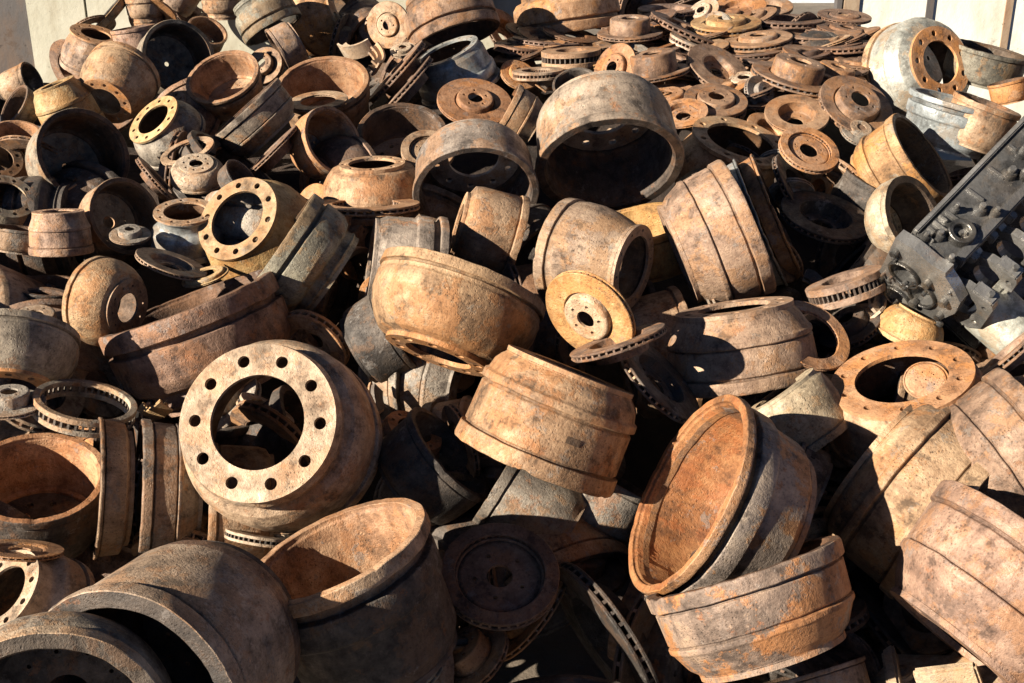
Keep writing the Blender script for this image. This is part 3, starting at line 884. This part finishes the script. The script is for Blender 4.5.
# --- top centre: rotors --------------------------------------------------
RO = [
 ('hat', 630, 32, 33, .20, 90, -.06, 'tan', dict(hat=.42, hatr=.62), 'tan rotor with a tall flat topped hat at the top edge'),
 ('hat', 571, 50, 30, .12, 92, -.04, 'tan', dict(T=.5, nohat=True, edge='dark', vanes=36, inr=.5), 'deep finned rotor lying flat with tall light fins'),
 ('hat', 614, 69, 27, .70, 152, -.06, 'orange', dict(hat=.15), 'brown orange rotor tilted with its hub out beside the finned rotor'),
 ('hat', 655, 72, 35, .18, 98, -.08, 'tan', dict(hat=.55, hatr=.66, edge='dark'), 'rotor with a tall round tan hat above the largest drum'),
 ('back', 719, 67, 34, .52, 58, -.10, 'tan', dict(T=.16, hat=.2, hatr=.5), 'tan rotor tilted to the right with a slotted edge, top centre right'),
 ('back', 690, 28, 42, .10, 66, -.02, 'brown', dict(T=.14), 'long dark slotted rotor leaning edge on at the top'),
 ('hat', 699, 42, 30, .14, 70, .04, 'pale', dict(T=.25, nohat=True), 'pale smooth ring under the long leaning slotted rotor'),
 ('hat', 726, 22, 35, .24, 88, -.04, 'yellow', dict(hat=.12, T=.18, edge='dark'), 'ochre rotor lying flat at the top, topmost of its stack'),
 ('hat', 758, 38, 34, .22, 92, -.02, 'tan', dict(hat=.10, T=.2, edge='dark'), 'pale tan rotor lying flat right below the ochre rotor'),
 ('back', 738, 8, 28, .50, 95, .02, 'orange', dict(hat=.2), 'orange brown rotor half upright on the top edge'),
 ('hat', 702, 12, 18, .6, 120, .04, 'pale', dict(hat=.2), 'small pale rotor behind the ochre rotor'),
 ('back', 783, 18, 40, .12, 84, .04, 'brown', dict(T=.14), 'brown slotted rotor flat at the top edge right of the orange brown one'),
 ('back', 808, 32, 42, .14, 84, .0, 'tan', dict(T=.14), 'tan slotted rotor, second layer of the right stack'),
 ('back', 842, 44, 36, .12, 88, .0, 'brown', dict(T=.16), 'slotted rotor at the right end of the stack by the wall post'),
 ('back', 852, 30, 26, .18, 80, .06, 'tan', dict(T=.16), 'small rotor on top of the stack in front of the brown post'),
 ('back', 818, 56, 36, .20, 72, -.02, 'tan', dict(T=.14), 'rotor tilted right in the middle of the right stack'),
 ('back', 862, 40, 20, .2, 95, .08, 'orange', dict(T=.2), 'little orange rotor beside the wall post'),
 ('hat', 836, 72, 32, .20, 70, -.02, 'orange', dict(T=.14, hat=.2), 'rotor sloping down behind the large leaning rotor'),
 ('hat', 796, 76, 45, .22, 72, -.06, 'tan', dict(T=.14, hat=.35, edge='dark'), 'wide slotted tan rotor lying under the right stack'),
 ('back', 780, 60, 40, .14, 82, .03, 'brown', dict(T=.14), 'dark rotor under the pale tan flat rotor'),
 ('back', 745, 52, 36, .10, 90, .06, 'brown', dict(T=.14), 'dark rotor edge between the tilted tan rotor and the stack'),
 ('hat', 857, 104, 39, .62, 56, -.14, 'tan', dict(hat=.2, hatr=.6, T=.14, edge='tan'), 'large tan rotor leaning right beside the silver grey drum'),
 ('back', 797, 113, 32, .58, 80, -.10, 'face', dict(hat=.35, hatr=.58), 'yellowish rotor with a deep round well, right of the open topped drum'),
 ('hat', 810, 148, 31, .62, 62, -.10, 'orange', dict(hat=-.1, T=.2, hatr=.7), 'orange brown rotor below the yellowish one with a small black bore'),
 ('hat', 716, 99, 32, .48, 80, -.10, 'tan', dict(hat=.12, T=.36, edge='dark', hatr=.6), 'grey tan rotor with finned side and holed hub, right of the largest drum'),
 ('back', 683, 112, 25, .55, 95, -.06, 'orange', dict(hat=.2, hatr=.7), 'small rusty rotor touching the right side of the largest drum'),
 ('hat', 665, 96, 34, .35, 95, .02, 'orange', dict(hat=.1), 'orange disc behind the small rusty rotor'),
 ('back', 520, 46, 26, .10, 84, .02, 'brown', dict(T=.25), 'dark slotted rotor edge under the orange brown drum, left end'),
 ('back', 546, 40, 34, .08, 84, .05, 'brown', dict(T=.12), 'thin slotted rotor on the deep finned rotor'),
 ('back', 600, 44, 34, .10, 96, .05, 'tan', dict(T=.12), 'flat tan disc under the flat topped hat'),
 ('hat', 538, 70, 26, .12, 92, .02, 'pale', dict(T=.3, nohat=True), 'pale flat ring left of the deep finned rotor'),
 ('back', 595, 58, 22, .3, 95, .06, 'yellow', dict(T=.2), 'small ochre ring under the flat topped hat'),
 ('back', 650, 52, 30, .10, 98, .08, 'brown', dict(T=.16), 'dark disc between the two hats'),
 ('hat', 744, 84, 26, .4, 92, .05, 'pale', dict(T=.2), 'pale rotor hub behind the tilted tan rotor'),
 ('hat', 762, 94, 20, .6, 30, .0, 'grey', dict(T=.25), 'small grey rotor left of the yellowish rotor'),
 ('back', 770, 128, 24, .5, 60, .04, 'orange', dict(T=.12), 'rusty disc between the open topped drum and the yellowish rotor'),
 ('back', 668, 8, 30, .15, 88, .06, 'brown', dict(T=.16), 'dark rotor at the top edge right of the flat topped hat'),
 ('hat', 828, 84, 26, .3, 72, .05, 'brown', dict(T=.16), 'brown rotor wedged behind the large leaning rotor'),
 ('back', 767, 5, 26, .35, 85, .07, 'tan', dict(T=.14), 'tan rotor cut by the top edge beside the orange brown one'),
 ('back', 846, 14, 16, .2, 88, .12, 'tan', dict(T=.16), 'distant small rotor at the foot of the wall post'),
 # right gap
 ('hat', 843, 278, 39, .16, 108, -.04, 'pink', dict(T=.55, edge='dark', vanes=44, nohat=True, inr=.55), 'wide pink finned rotor lying tilted left of the engine block'),
 ('hat', 811, 334, 43, .66, 52, -.12, 'orange', dict(T=.10, nohat=True, inr=.70), 'thin bright orange ring standing right of the upright pinkish drum'),
 ('back', 826, 214, 46, .45, 70, .10, 'dark', dict(T=.15), 'dark rotor in the shadow left of the ochre drum'),
 ('back', 800, 190, 42, .25, 30, .12, 'dark', dict(T=.14), 'dark rotor standing in the gap right of the nested drums'),
 ('hat', 860, 130, 20, .6, 60, .04, 'grey', dict(T=.2, hat=.2), 'small grey hub under the large leaning rotor'),
 ('back', 1008, 350, 42, .10, 135, -.12, 'pink', dict(T=.18, edge='dark'), 'slotted rotor edge crossing the right edge below the engine block'),
 ('hat', 850, 325, 34, .5, 120, .08, 'dark', dict(T=.2), 'dark rotor in the hollow under the finned rotor'),
 ('hat', 926, 380, 22, .86, 90, -.06, 'orange', dict(T=.1, hat=.04, hatr=.9, bore=.05), 'rusty disc seen through the bore of the orange bolt ring'),
]
for kind, cx, cy, a, ra, ps, dz, mt, kw, lb in RO:
    kw.setdefault('T', .11)
    Rr(kind, cx, cy, a, ra, ps, dz, mat={'tan': random.choice(['face', 'rotorrust']), 'brown': 'brown'}.get(mt, mt), tint=random.choice([(1, 1, 1), (.85, .8, .78), (.95, .95, 1)]), label=lb, **kw)

# --- right side -----------------------------------------------------------
D('h', 941, 62, 37, .70, 24, -.10, L=.95, prof='cone', mat='steel', rimmat='tan', ring='orange', inner='indark', hr=.66, bore=.60, tint=(1.25, 1.2, 1.1), nh=9,
  label='silver grey drum with an orange holed hub face in front of the white wall', seg=128)
D('oc', 950, 124, 48, .10, 70, -.13, L=1.0, prof='lip', mat='steel', inner='steel', bore=.3, tint=(1.1, 1.15, 1.2),
  label='shiny blue grey drum lying below the silver grey drum')
D('oc', 984, 66, 40, .12, 70, .06, L=.85, prof='plain', mat='grey', inner='indark', tint=(.8, .85, .8),
  label='dark grey drum tilted right against the white wall')
D('o', 923, 155, 50, .26, 33, -.10, L=1.15, prof='truck', mat='orange', inner='indark', tint=(1.0, 1.1, 1.05),
  label='ochre rusty drum lying on its side, opening toward the engine block, upper right', seg=128)
D('o', 914, 216, 43, .58, 20, -.12, L=.9, prof='bowl', mat='pale', inner='indark', tint=(.85, .9, .9), wall=.16,
  label='grey white crusted drum opening to the right behind the engine block')
D('oc', 978, 124, 34, .10, 64, -.20, L=1.3, prof='plain', mat='tan', inner='indark', label='tan drum lying between the shiny drum and the engine block')
D('oc', 1008, 92, 18, .1, 100, .08, L=1.2, prof='plain', mat='orange', inner='indark', label='small orange drum at the right edge by the dark grey drum')
D('hc', 912, 328, 34, .10, 60, .04, L=1.0, prof='bowl', mat='yellow', inner='indark', label='ochre drum piece between the engine block and the orange bolt ring')
D('oc', 1003, 322, 30, .08, 137, -.02, L=2.2, prof='plain', mat='steel', inner='indark', tint=(1.5, 1.45, 1.3), label='pale smooth cylinder below the engine block at the right edge')
D('oc', 1005, 388, 44, .2, 100, .05, L=.8, prof='plain', mat='tan', inner='indark', label='tan drum at the right edge under the slotted rotor edge')
D('oc', 870, 200, 40, .2, 60, .2, L=1.0, prof='plain', mat='dark', inner='dark', label='black drum in the shadow behind the crusted grey drum')

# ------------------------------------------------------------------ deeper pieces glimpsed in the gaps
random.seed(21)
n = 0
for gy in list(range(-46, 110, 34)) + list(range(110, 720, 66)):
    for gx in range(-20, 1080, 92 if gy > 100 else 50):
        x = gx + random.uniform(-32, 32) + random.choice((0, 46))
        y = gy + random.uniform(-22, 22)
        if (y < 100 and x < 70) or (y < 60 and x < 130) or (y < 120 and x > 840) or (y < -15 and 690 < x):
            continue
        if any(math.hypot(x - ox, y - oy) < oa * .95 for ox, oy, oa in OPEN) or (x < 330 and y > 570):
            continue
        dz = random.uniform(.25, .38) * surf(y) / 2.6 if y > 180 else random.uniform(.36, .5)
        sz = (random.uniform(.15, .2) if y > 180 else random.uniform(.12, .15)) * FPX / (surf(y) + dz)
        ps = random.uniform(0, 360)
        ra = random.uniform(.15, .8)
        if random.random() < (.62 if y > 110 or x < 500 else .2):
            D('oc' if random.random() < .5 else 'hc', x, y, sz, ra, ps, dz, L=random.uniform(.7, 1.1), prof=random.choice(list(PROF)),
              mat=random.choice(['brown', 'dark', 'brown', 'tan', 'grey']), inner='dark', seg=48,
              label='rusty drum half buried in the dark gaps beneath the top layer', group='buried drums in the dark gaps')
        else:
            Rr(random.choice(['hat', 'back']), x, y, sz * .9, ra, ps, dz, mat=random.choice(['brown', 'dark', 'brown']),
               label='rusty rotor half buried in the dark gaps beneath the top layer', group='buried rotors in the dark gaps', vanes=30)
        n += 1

random.seed(4)
for k in range(62):
    y = 4 + 104 * random.random() ** 1.1
    x = random.uniform(500, 700) if random.random() < .3 else random.uniform(640, 872 - max(0, (30 - y)) * .6)
    if x < 690 and y > 62:
        y *= .5
    if y > 70 and x > 850:
        x -= 70
    a = random.uniform(24, 31) * 4.6 / surf(y)
    Rr(random.choice(['hat', 'back']), x, y, a, random.uniform(.10, .30), random.uniform(70, 108), random.uniform(.02, .13),
       mat=random.choice(['rotorrust', 'rotorrust', 'brown', 'face', 'orange']), T=random.uniform(.07, .11), hat=random.uniform(.04, .16), tint=random.choice([(1, 1, 1), (.8, .75, .72), (.65, .6, .6)]),
       label='thin rust brown rotor in the dense flat stack of rotors at upper right', group='thin rotors in the dense stack', vanes=36)

D('hc', 915, 66, 30, .5, 30, .42, L=1.1, prof='plain', mat='dark', inner='dark', bore=.1, hole=.01, label='dark drum added behind the silver grey drum to keep its bore dark')  # added behind the bore so that it reads as black shade


def brake_pad(cx, cy, d, ratio, psi, w, mat, label, group):
    M = frame(cx, cy, d, ratio, psi, random.uniform(0, 6.28))
    e_ = empty('brake_pad', M, (1, 1, 1, random.random()))
    tag(e_, label, 'brake pad', group)

    def arc(r0, r1, half, z0, z1, n=10):
        V, F = [], []
        for i in range(n + 1):
            t = -half + 2 * half * i / n
            for (r, z) in ((r0, z0), (r1, z0), (r1, z1), (r0, z1)):
                V.append((r * math.sin(t), r * math.cos(t) - (r0 + r1) / 2, z))
        for i in range(n):
            for k in range(4):
                F.append((4 * i + k, 4 * i + (k + 1) % 4, 4 * i + 4 + (k + 1) % 4, 4 * i + 4 + k))
        F += [(0, 3, 2, 1), (4 * n, 4 * n + 1, 4 * n + 2, 4 * n + 3)]
        return V, F
    V, F = arc(w * .62, w * 1.25, .62, -.006, 0)
    mesh_obj('backing_plate', V, F, [MT[mat]], e_)
    V, F = arc(w * .70, w * 1.2, .50, .0005, .012)
    mesh_obj('friction_block', V, F, [MT['dark']], e_)


random.seed(77)
for k in range(230):
    y = random.uniform(20, 700)
    x = random.uniform(0, 1024)
    if any(math.hypot(x - ox, y - oy) < oa * .95 for ox, oy, oa in OPEN) or (y < 110 and (x < 80 or x > 830)) or (x < 330 and y > 585):
        continue
    dz = random.uniform(.13, .30) * (1 if y > 150 else .9)
    r = random.random()
    if k < 150:
        a = random.uniform(.07, .115) * FPX / (surf(y) + dz)
        Rr(random.choice(['hat', 'back']), x, y, a, random.uniform(.2, .9), random.uniform(0, 360), dz, mat=random.choice(['rotorrust', 'brown', 'orange', 'grey']),
           T=random.uniform(.12, .3), hat=random.uniform(.1, .5), label='small rusty rotor wedged deep between the larger drums', group='small rotors wedged between drums', vanes=26)
    else:
        brake_pad(x, y, surf(y) + dz * .8, random.uniform(.3, .95), random.uniform(0, 360), random.uniform(.05, .085), random.choice(['rotorrust', 'grey', 'orange', 'tan']),
                  'worn brake pad on a rusty backing plate wedged between the drums', 'loose brake pads between the drums')

# the heap goes on beyond both sides of the picture
random.seed(91)
for k in range(84):
    right = k % 2 == 0
    y = random.uniform(90, 680)
    x = random.uniform(1075, 1330) if right else random.uniform(-300, -60)
    dz = random.uniform(-.02, .18) if right else random.uniform(.12, .3)
    if k % 5 < 3:
        D(random.choice(['oc', 'hc', 'o', 'h']), x, y, random.uniform(.15, .2) * FPX / surf(y), random.uniform(.1, .7), random.uniform(0, 360), dz, L=random.uniform(.8, 1.1),
          prof=random.choice(list(PROF)), mat=random.choice(['tan', 'pink', 'grey', 'brown', 'mixed']), inner='indark', seg=56,
          label='rusty drum lying on the flank of the heap just outside the picture', group='drums on the flanks of the heap')
    else:
        Rr(random.choice(['hat', 'back']), x, y, random.uniform(.12, .16) * FPX / surf(y), random.uniform(.2, .8), random.uniform(40, 140), dz,
           mat=random.choice(['rotorrust', 'face', 'brown']), label='rusty rotor lying on the flank of the heap just outside the picture', group='rotors on the flanks of the heap', vanes=30)

# ------------------------------------------------------------------ engine block and castings
BLK = rust('oily_dark_iron', (.045, .044, .043), (.14, .136, .13), (.16, .13, .10), dark=(.02, .02, .02), amt=.25, grain=.25, rough=.24, metal=.5, bump=.5, wear=.8)
BLK2 = rust('bright_scraped_iron', (.10, .096, .09), (.36, .345, .32), (.20, .16, .11), dark=(.02, .02, .02), amt=.3, grain=.3, rough=.26, metal=.65, bump=.5, wear=.8)


def bev_mesh(name, V, F, mats, parent, w=.004, seg=2, local=None):
    import bmesh
    bm = bmesh.new()
    vs = [bm.verts.new(v) for v in V]
    for f in F:
        try:
            bm.faces.new([vs[i] for i in f])
        except ValueError:
            pass
    bmesh.ops.recalc_face_normals(bm, faces=bm.faces)
    bmesh.ops.bevel(bm, geom=list(bm.edges), offset=w, segments=seg, affect='EDGES', clamp_overlap=True)
    me = bpy.data.meshes.new(name)
    bm.to_mesh(me); bm.free()
    for m in mats:
        me.materials.append(m)
    me.polygons.foreach_set('use_smooth', [True] * len(me.polygons))
    me.set_sharp_from_angle(angle=rad(40))
    o = bpy.data.objects.new(name, me)
    col.objects.link(o)
    o.parent = parent
    o.color = parent.color
    if local is not None:
        o.matrix_local = local
    return o


def prism(poly, z0, z1):
    """poly of (x,y) extruded z0..z1"""
    n = len(poly)
    V = [(x, y, z0) for x, y in poly] + [(x, y, z1) for x, y in poly]
    F = [tuple(range(n))[::-1], tuple(range(n, 2 * n))] + [(i, (i + 1) % n, n + (i + 1) % n, n + i) for i in range(n)]
    return V, F


def cyl(r, z0, z1, x=0, y=0, n=24, r2=None):
    r2 = r if r2 is None else r2
    V = [(x + r * math.cos(2 * PI * i / n), y + r * math.sin(2 * PI * i / n), z0) for i in range(n)]
    V += [(x + r2 * math.cos(2 * PI * i / n), y + r2 * math.sin(2 * PI * i / n), z1) for i in range(n)]
    F = [tuple(range(n))[::-1], tuple(range(n, 2 * n))] + [(i, (i + 1) % n, n + (i + 1) % n, n + i) for i in range(n)]
    return V, F


# local frame: X along the block (up and right in the picture, going away), Y across (down right), Z out toward the viewer
d0 = surf(262) - .28
p0 = at(899, 247, d0)
p1 = at(1036, 106, d0 + .16)
ex = (p1 - p0).normalized()
view = (p0 - CP).normalized()
q = at(960, 312, d0 - .07) - p0
ey = (q - q.dot(ex) * ex).normalized()
ez = ex.cross(ey)
if ez.dot(view) > 0:
    ez = -ez
# keep right handed: X, Y', Z with Y' = Z x X
eyr = ez.cross(ex)
hand = 1 if eyr.dot(ey) > 0 else -1
M = Matrix((ex, eyr, ez)).transposed().to_4x4()
M.translation = p0
eb = empty('engine_block', M, (1, 1, 1, .47))
tag(eb, 'black oily engine block lying on the heap at the right edge', 'engine block')
LB = .78
s = hand


def Y(v):
    return s * v


def poly_yz_extr(name, pts, x0, x1, mat, w=.004):
    """section in (y,z) extruded along x"""
    n = len(pts)
    V = [(x0, Y(a), b) for a, b in pts] + [(x1, Y(a), b) for a, b in pts]
    F = [tuple(range(n)), tuple(range(n, 2 * n))[::-1]] + [(i, n + i, n + (i + 1) % n, (i + 1) % n) for i in range(n)]
    return bev_mesh(name, V, F, [mat], eb, w)


DKW = .125
# body with the long smooth side
poly_yz_extr('body', [(0, 0), (.02, .012), (DKW - .02, .012), (DKW, 0), (DKW + .005, -.03), (DKW - .01, -.06), (DKW - .01, -.30), (0.0, -.30), (0.0, -.1)], .03, LB, BLK)
# raised rail along the far edge, and the pan rail
poly_yz_extr('rail', [(-.003, -.02), (-.003, .017), (.010, .020), (.013, -.015)], .05, LB - .004, BLK2, .003)
poly_yz_extr('rail', [(DKW - .02, -.02), (DKW - .018, .020), (DKW + .006, .018), (DKW + .008, -.02)], .06, LB - .006, BLK, .003)
# ribs on the deck
for i in range(7):
    x = .14 + i * .085
    V, F = [], []
    box(V, F, x, x + .008, min(Y(.02), Y(DKW * .55)), max(Y(.02), Y(DKW * .55)), .008, .019)
    bev_mesh('rib', V, F, [BLK], eb, .002)
# core plug: ring + cup
for (x, y, r) in ((.115, DKW * .66, .032),):
    pr_ = chamfer([(r * .62, 0), (r * .62, .024), (r, .026), (r * 1.05, 0)], .002)
    v, f, _ = lathe(pr_, 32, True)
    o = mesh_obj('core_plug', [(a + x, b + Y(y), c + .01) for a, b, c in v], f, [BLK2], eb)
    v, f = cyl(r * .22, .012, .03, x, Y(y), 14, r * .15)
    v2, f2 = cyl(r * .6, .011, .014, x, Y(y), 24)
    o2 = len(v)
    oo = mesh_obj('plug_centre', v + v2, f + [tuple(i + o2 for i in g) for g in f2], [BLK2], o)
# bosses with bolts
random.seed(5)
for (x, y, r) in ((.05, .03, .013), (.075, DKW * .4, .016), (.20, DKW * .62, .017), (.215, DKW * .86, .014), (.33, DKW * .55, .020), (.35, DKW * .75, .016),
                  (.40, DKW * .45, .020), (.50, DKW * .7, .016), (.58, DKW * .5, .018), (.16, DKW * .28, .012), (.04, DKW * .85, .014)):
    v, f = cyl(r, .0, .022 + random.uniform(0, .014), x, Y(y), 16, r * .8)
    bev_mesh('boss', v, f, [BLK], eb, .002)
    v, f = cyl(r * .5, .02, .044, x, Y(y), 6)
    bev_mesh('bolt', v, f, [BLK2], eb, .0015)
# front end face: thick ragged timing plate with openings
import bmesh
pts = [(-.018, .020), (.03, .028), (.085, .022), (.12, .03), (DKW, .016), (DKW + .03, -.004), (DKW + .06, -.03), (DKW + .065, -.08), (DKW + .05, -.13), (DKW + .045, -.18),
       (DKW + .0, -.225), (.10, -.25), (.03, -.24), (-.01, -.18), (-.012, -.10)]
def ringplate(name, pts, holes, x0, x1, mat, w=.004):
    bm = bmesh.new()
    edges = []
    def loop(ps):
        vs = [bm.verts.new((x0, Y(a), b)) for a, b in ps]
        for i in range(len(vs)):
            edges.append(bm.edges.new((vs[i], vs[(i + 1) % len(vs)])))
    loop(pts)
    for (cy_, cz_, r, k) in holes:
        loop([(cy_ + r * k * math.cos(2 * PI * i / 18), cz_ + r * math.sin(2 * PI * i / 18)) for i in range(18)])
    bmesh.ops.triangle_fill(bm, edges=edges, use_beauty=True)
    g = bmesh.ops.extrude_face_region(bm, geom=list(bm.faces))
    for v in [e for e in g['geom'] if isinstance(e, bmesh.types.BMVert)]:
        v.co.x = x1
    bmesh.ops.recalc_face_normals(bm, faces=bm.faces)
    me = bpy.data.meshes.new(name); bm.to_mesh(me); bm.free()
    me.materials.append(mat)
    o = bpy.data.objects.new(name, me); col.objects.link(o); o.parent = eb; o.color = eb.color
    return o
ringplate('end_plate', pts, [(.045, -.075, .030, 1.2), (DKW - .02, -.10, .034, .9), (.06, -.175, .026, 1.3), (DKW + .015, -.185, .018, 1.2)], .0, .032, BLK2)

# main bearing saddles on the crankcase side: webs with a round journal opening and a bright cap
def saddle(x, w=.022):
    a0, a1 = DKW - .012, DKW + .125
    pts_ = [(a0, -.02), (a0 + .03, -.035), (a0 + .055, -.018), (a1 - .01, -.012), (a1, -.03), (a1 + .004, -.12), (a1 - .02, -.15), (a0 + .03, -.16), (a0, -.20)]
    sd = ringplate('bearing_saddle', pts_, [(DKW + .062, -.078, .036, 1.0), (DKW + .108, -.045, .007, 1.0), (DKW + .108, -.115, .007, 1.0)], x, x + w, BLK2)
    V, F = [], []
    box(V, F, x - .008, x + w + .008, min(Y(DKW + .06), Y(DKW + .118)), max(Y(DKW + .06), Y(DKW + .118)), -.0145, -.002)
    o = bev_mesh('cap_pad', V, F, [BLK2], sd, .004)
    v, f = cyl(.008, -.002, .010, x + w / 2, Y(DKW + .10), 6)
    bev_mesh('cap_bolt', v, f, [BLK], sd, .001)
for x in (.035, .13, .225, .32, .415, .51, .605, .70):
    saddle(x)
# crankcase floor behind the saddles
poly_yz_extr('crankcase', [(DKW - .02, -.21), (DKW + .15, -.24), (DKW + .15, -.29), (DKW - .02, -.29)], .05, LB - .01, BLK, .004)
for (a, b, r) in ((.10, -.04, .011), (.10, -.14, .012), (.0, -.15, .010), (DKW + .03, -.06, .011), (DKW + .05, -.15, .011), (.12, -.23, .010), (.0, -.02, .01), (DKW + .04, -.12, .010)):
    v, f = cyl(r, 0, .018, 0, 0, 12)
    v = [(-c + .001, Y(a) + x_, b + y_) for x_, y_, c in v]
    bev_mesh('bolt', v, f, [BLK2], eb, .002)
for (a, b, r, k) in ((.045, -.075, .030, 1.2), (DKW - .02, -.10, .034, .9), (.06, -.175, .026, 1.3)):
    pr_ = chamfer([(r * 1.02, 0), (r * 1.02, .010), (r * 1.22, .010), (r * 1.26, 0)], .002)
    v, f, _ = lathe(pr_, 28, True, wob=.0015, seed=a * 50)
    v = [(-z_ + .001, Y(a + x_ * k), b + y_) for x_, y_, z_ in v]
    mesh_obj('flange_ring', v, f, [BLK2], eb)
random.seed(12)
for q_ in range(16):
    a = random.uniform(.0, DKW + .03); b = random.uniform(-.2, -.01); r = random.uniform(.004, .009)
    v, f = cyl(r, 0, random.uniform(.006, .016), 0, 0, 8, r * .7)
    v = [(-z_ + .001, Y(a) + x_, b + y_) for x_, y_, z_ in v]
    bev_mesh('stud', v, f, [BLK2], eb, .001)
for q_ in range(5):
    x = .03 + q_ * .022
    V, F = [], []
    ya, yb = sorted((Y(.018), Y(.018 + random.uniform(.02, .05))))
    box(V, F, x, x + .006, ya, yb, .008, .024)
    bev_mesh('rib', V, F, [BLK2], eb, .002)
# a lip all the way down the deck edge, with small lugs
for q_ in range(9):
    x = .10 + q_ * .075
    V, F = [], []
    ya, yb = sorted((Y(DKW - .004), Y(DKW + .022)))
    box(V, F, x, x + .022, ya, yb, -.035, -.004)
    bev_mesh('lug', V, F, [BLK2], eb, .004)

# pale casting at the bottom right
Mc = frame(930, 690, surf(676) + .02, .6, 110, .5)
ca = empty('bracket_casting', Mc, (1, .95, .85, .31))
tag(ca, 'pale angular casting with a raised web at the bottom edge, lower right', 'casting')
V, F = prism([(-.13, -.05), (-.10, .03), (-.05, .05), (-.03, .028), (.02, .06), (.09, .05), (.13, -.01), (.12, -.08), (.0, -.11), (-.10, -.10)], -.05, 0)
bev_mesh('base', V, F, [MT['pale']], ca, .006, local=Matrix.Identity(4))
V, F = prism([(-.10, -.02), (.0, .03), (.01, .012), (-.09, -.04)], 0, .06)
bev_mesh('web', V, F, [MT['pale']], ca, .005)
V, F = cyl(.026, 0, .012, .07, -.02, 28, .022)
bev_mesh('boss', V, F, [MT['pale']], ca, .003)
V, F = prism([(.02, .05), (.05, .05), (.11, -.03), (.10, -.06)], 0, .045)
bev_mesh('web', V, F, [MT['pale']], ca, .005)

# small brackets
def bracket(cx, cy, ratio, psi, dz, sx, sy, label, mat, rot):
    M = frame(cx, cy, surf(cy) + dz, ratio, psi, rot)
    e = empty('brake_shoe', M, (1, 1, 1, random.random()))
    tag(e, label, 'brake shoe', 'brake shoes among the drums')
    # curved table with two webs
    V, F = [], []
    n = 14
    for i in range(n + 1):
        t = -0.75 + 1.5 * i / n
        for (r, z) in ((sx, -sy), (sx, sy), (sx * .93, sy), (sx * .93, -sy)):
            V.append((r * math.sin(t), r * math.cos(t) - sx * .85, z))
    for i in range(n):
        for k in range(4):
            F.append((4 * i + k, 4 * i + (k + 1) % 4, 4 * i + 4 + (k + 1) % 4, 4 * i + 4 + k))
    F += [(0, 3, 2, 1), (4 * n, 4 * n + 1, 4 * n + 2, 4 * n + 3)]
    mesh_obj('shoe_table', V, F, [MT[mat]], e)
    for zz in (-.4, .4):
        V, F = [], []
        for i in range(n + 1):
            t = -0.7 + 1.4 * i / n
            for r in (sx * .93, sx * (.70 + .06 * math.cos(3 * t))):
                for z in (sy * zz - .004, sy * zz + .004):
                    V.append((r * math.sin(t), r * math.cos(t) - sx * .85, z))
        for i in range(n):
            b = 4 * i
            for (k, l) in ((0, 1), (1, 3), (3, 2), (2, 0)):
                F.append((b + k, b + l, b + 4 + l, b + 4 + k))
        F += [(0, 1, 3, 2), (4 * n, 4 * n + 2, 4 * n + 3, 4 * n + 1)]
        mesh_obj('web', V, F, [MT[mat]], e)
bracket(355, 50, .5, 120, -.10, .10, .03, 'small pale brake shoe beside the tan rotor at the top', 'pale', .3)
bracket(378, 60, .5, 60, -.06, .10, .03, 'small tan brake shoe leaning under the tan rotor at the top', 'tan', 1.2)
bracket(196, 662, .5, 60, .25, .10, .03, 'orange brake shoe inside the black opening of the lower left drum', 'orange', 2.0)
bracket(875, 300, .5, 40, .02, .10, .025, 'small pale brake shoe in the hollow left of the engine block', 'pale', 1.1)
bracket(152, 412, .5, 150, .08, .07, .02, 'small yellow brake shoe between the long brown drum and the narrow band', 'yellow', .4)
bracket(588, 150, .5, 100, .12, .13, .04, 'tan brake shoe inside the black opening of the largest grey tan drum', 'tan', .8)
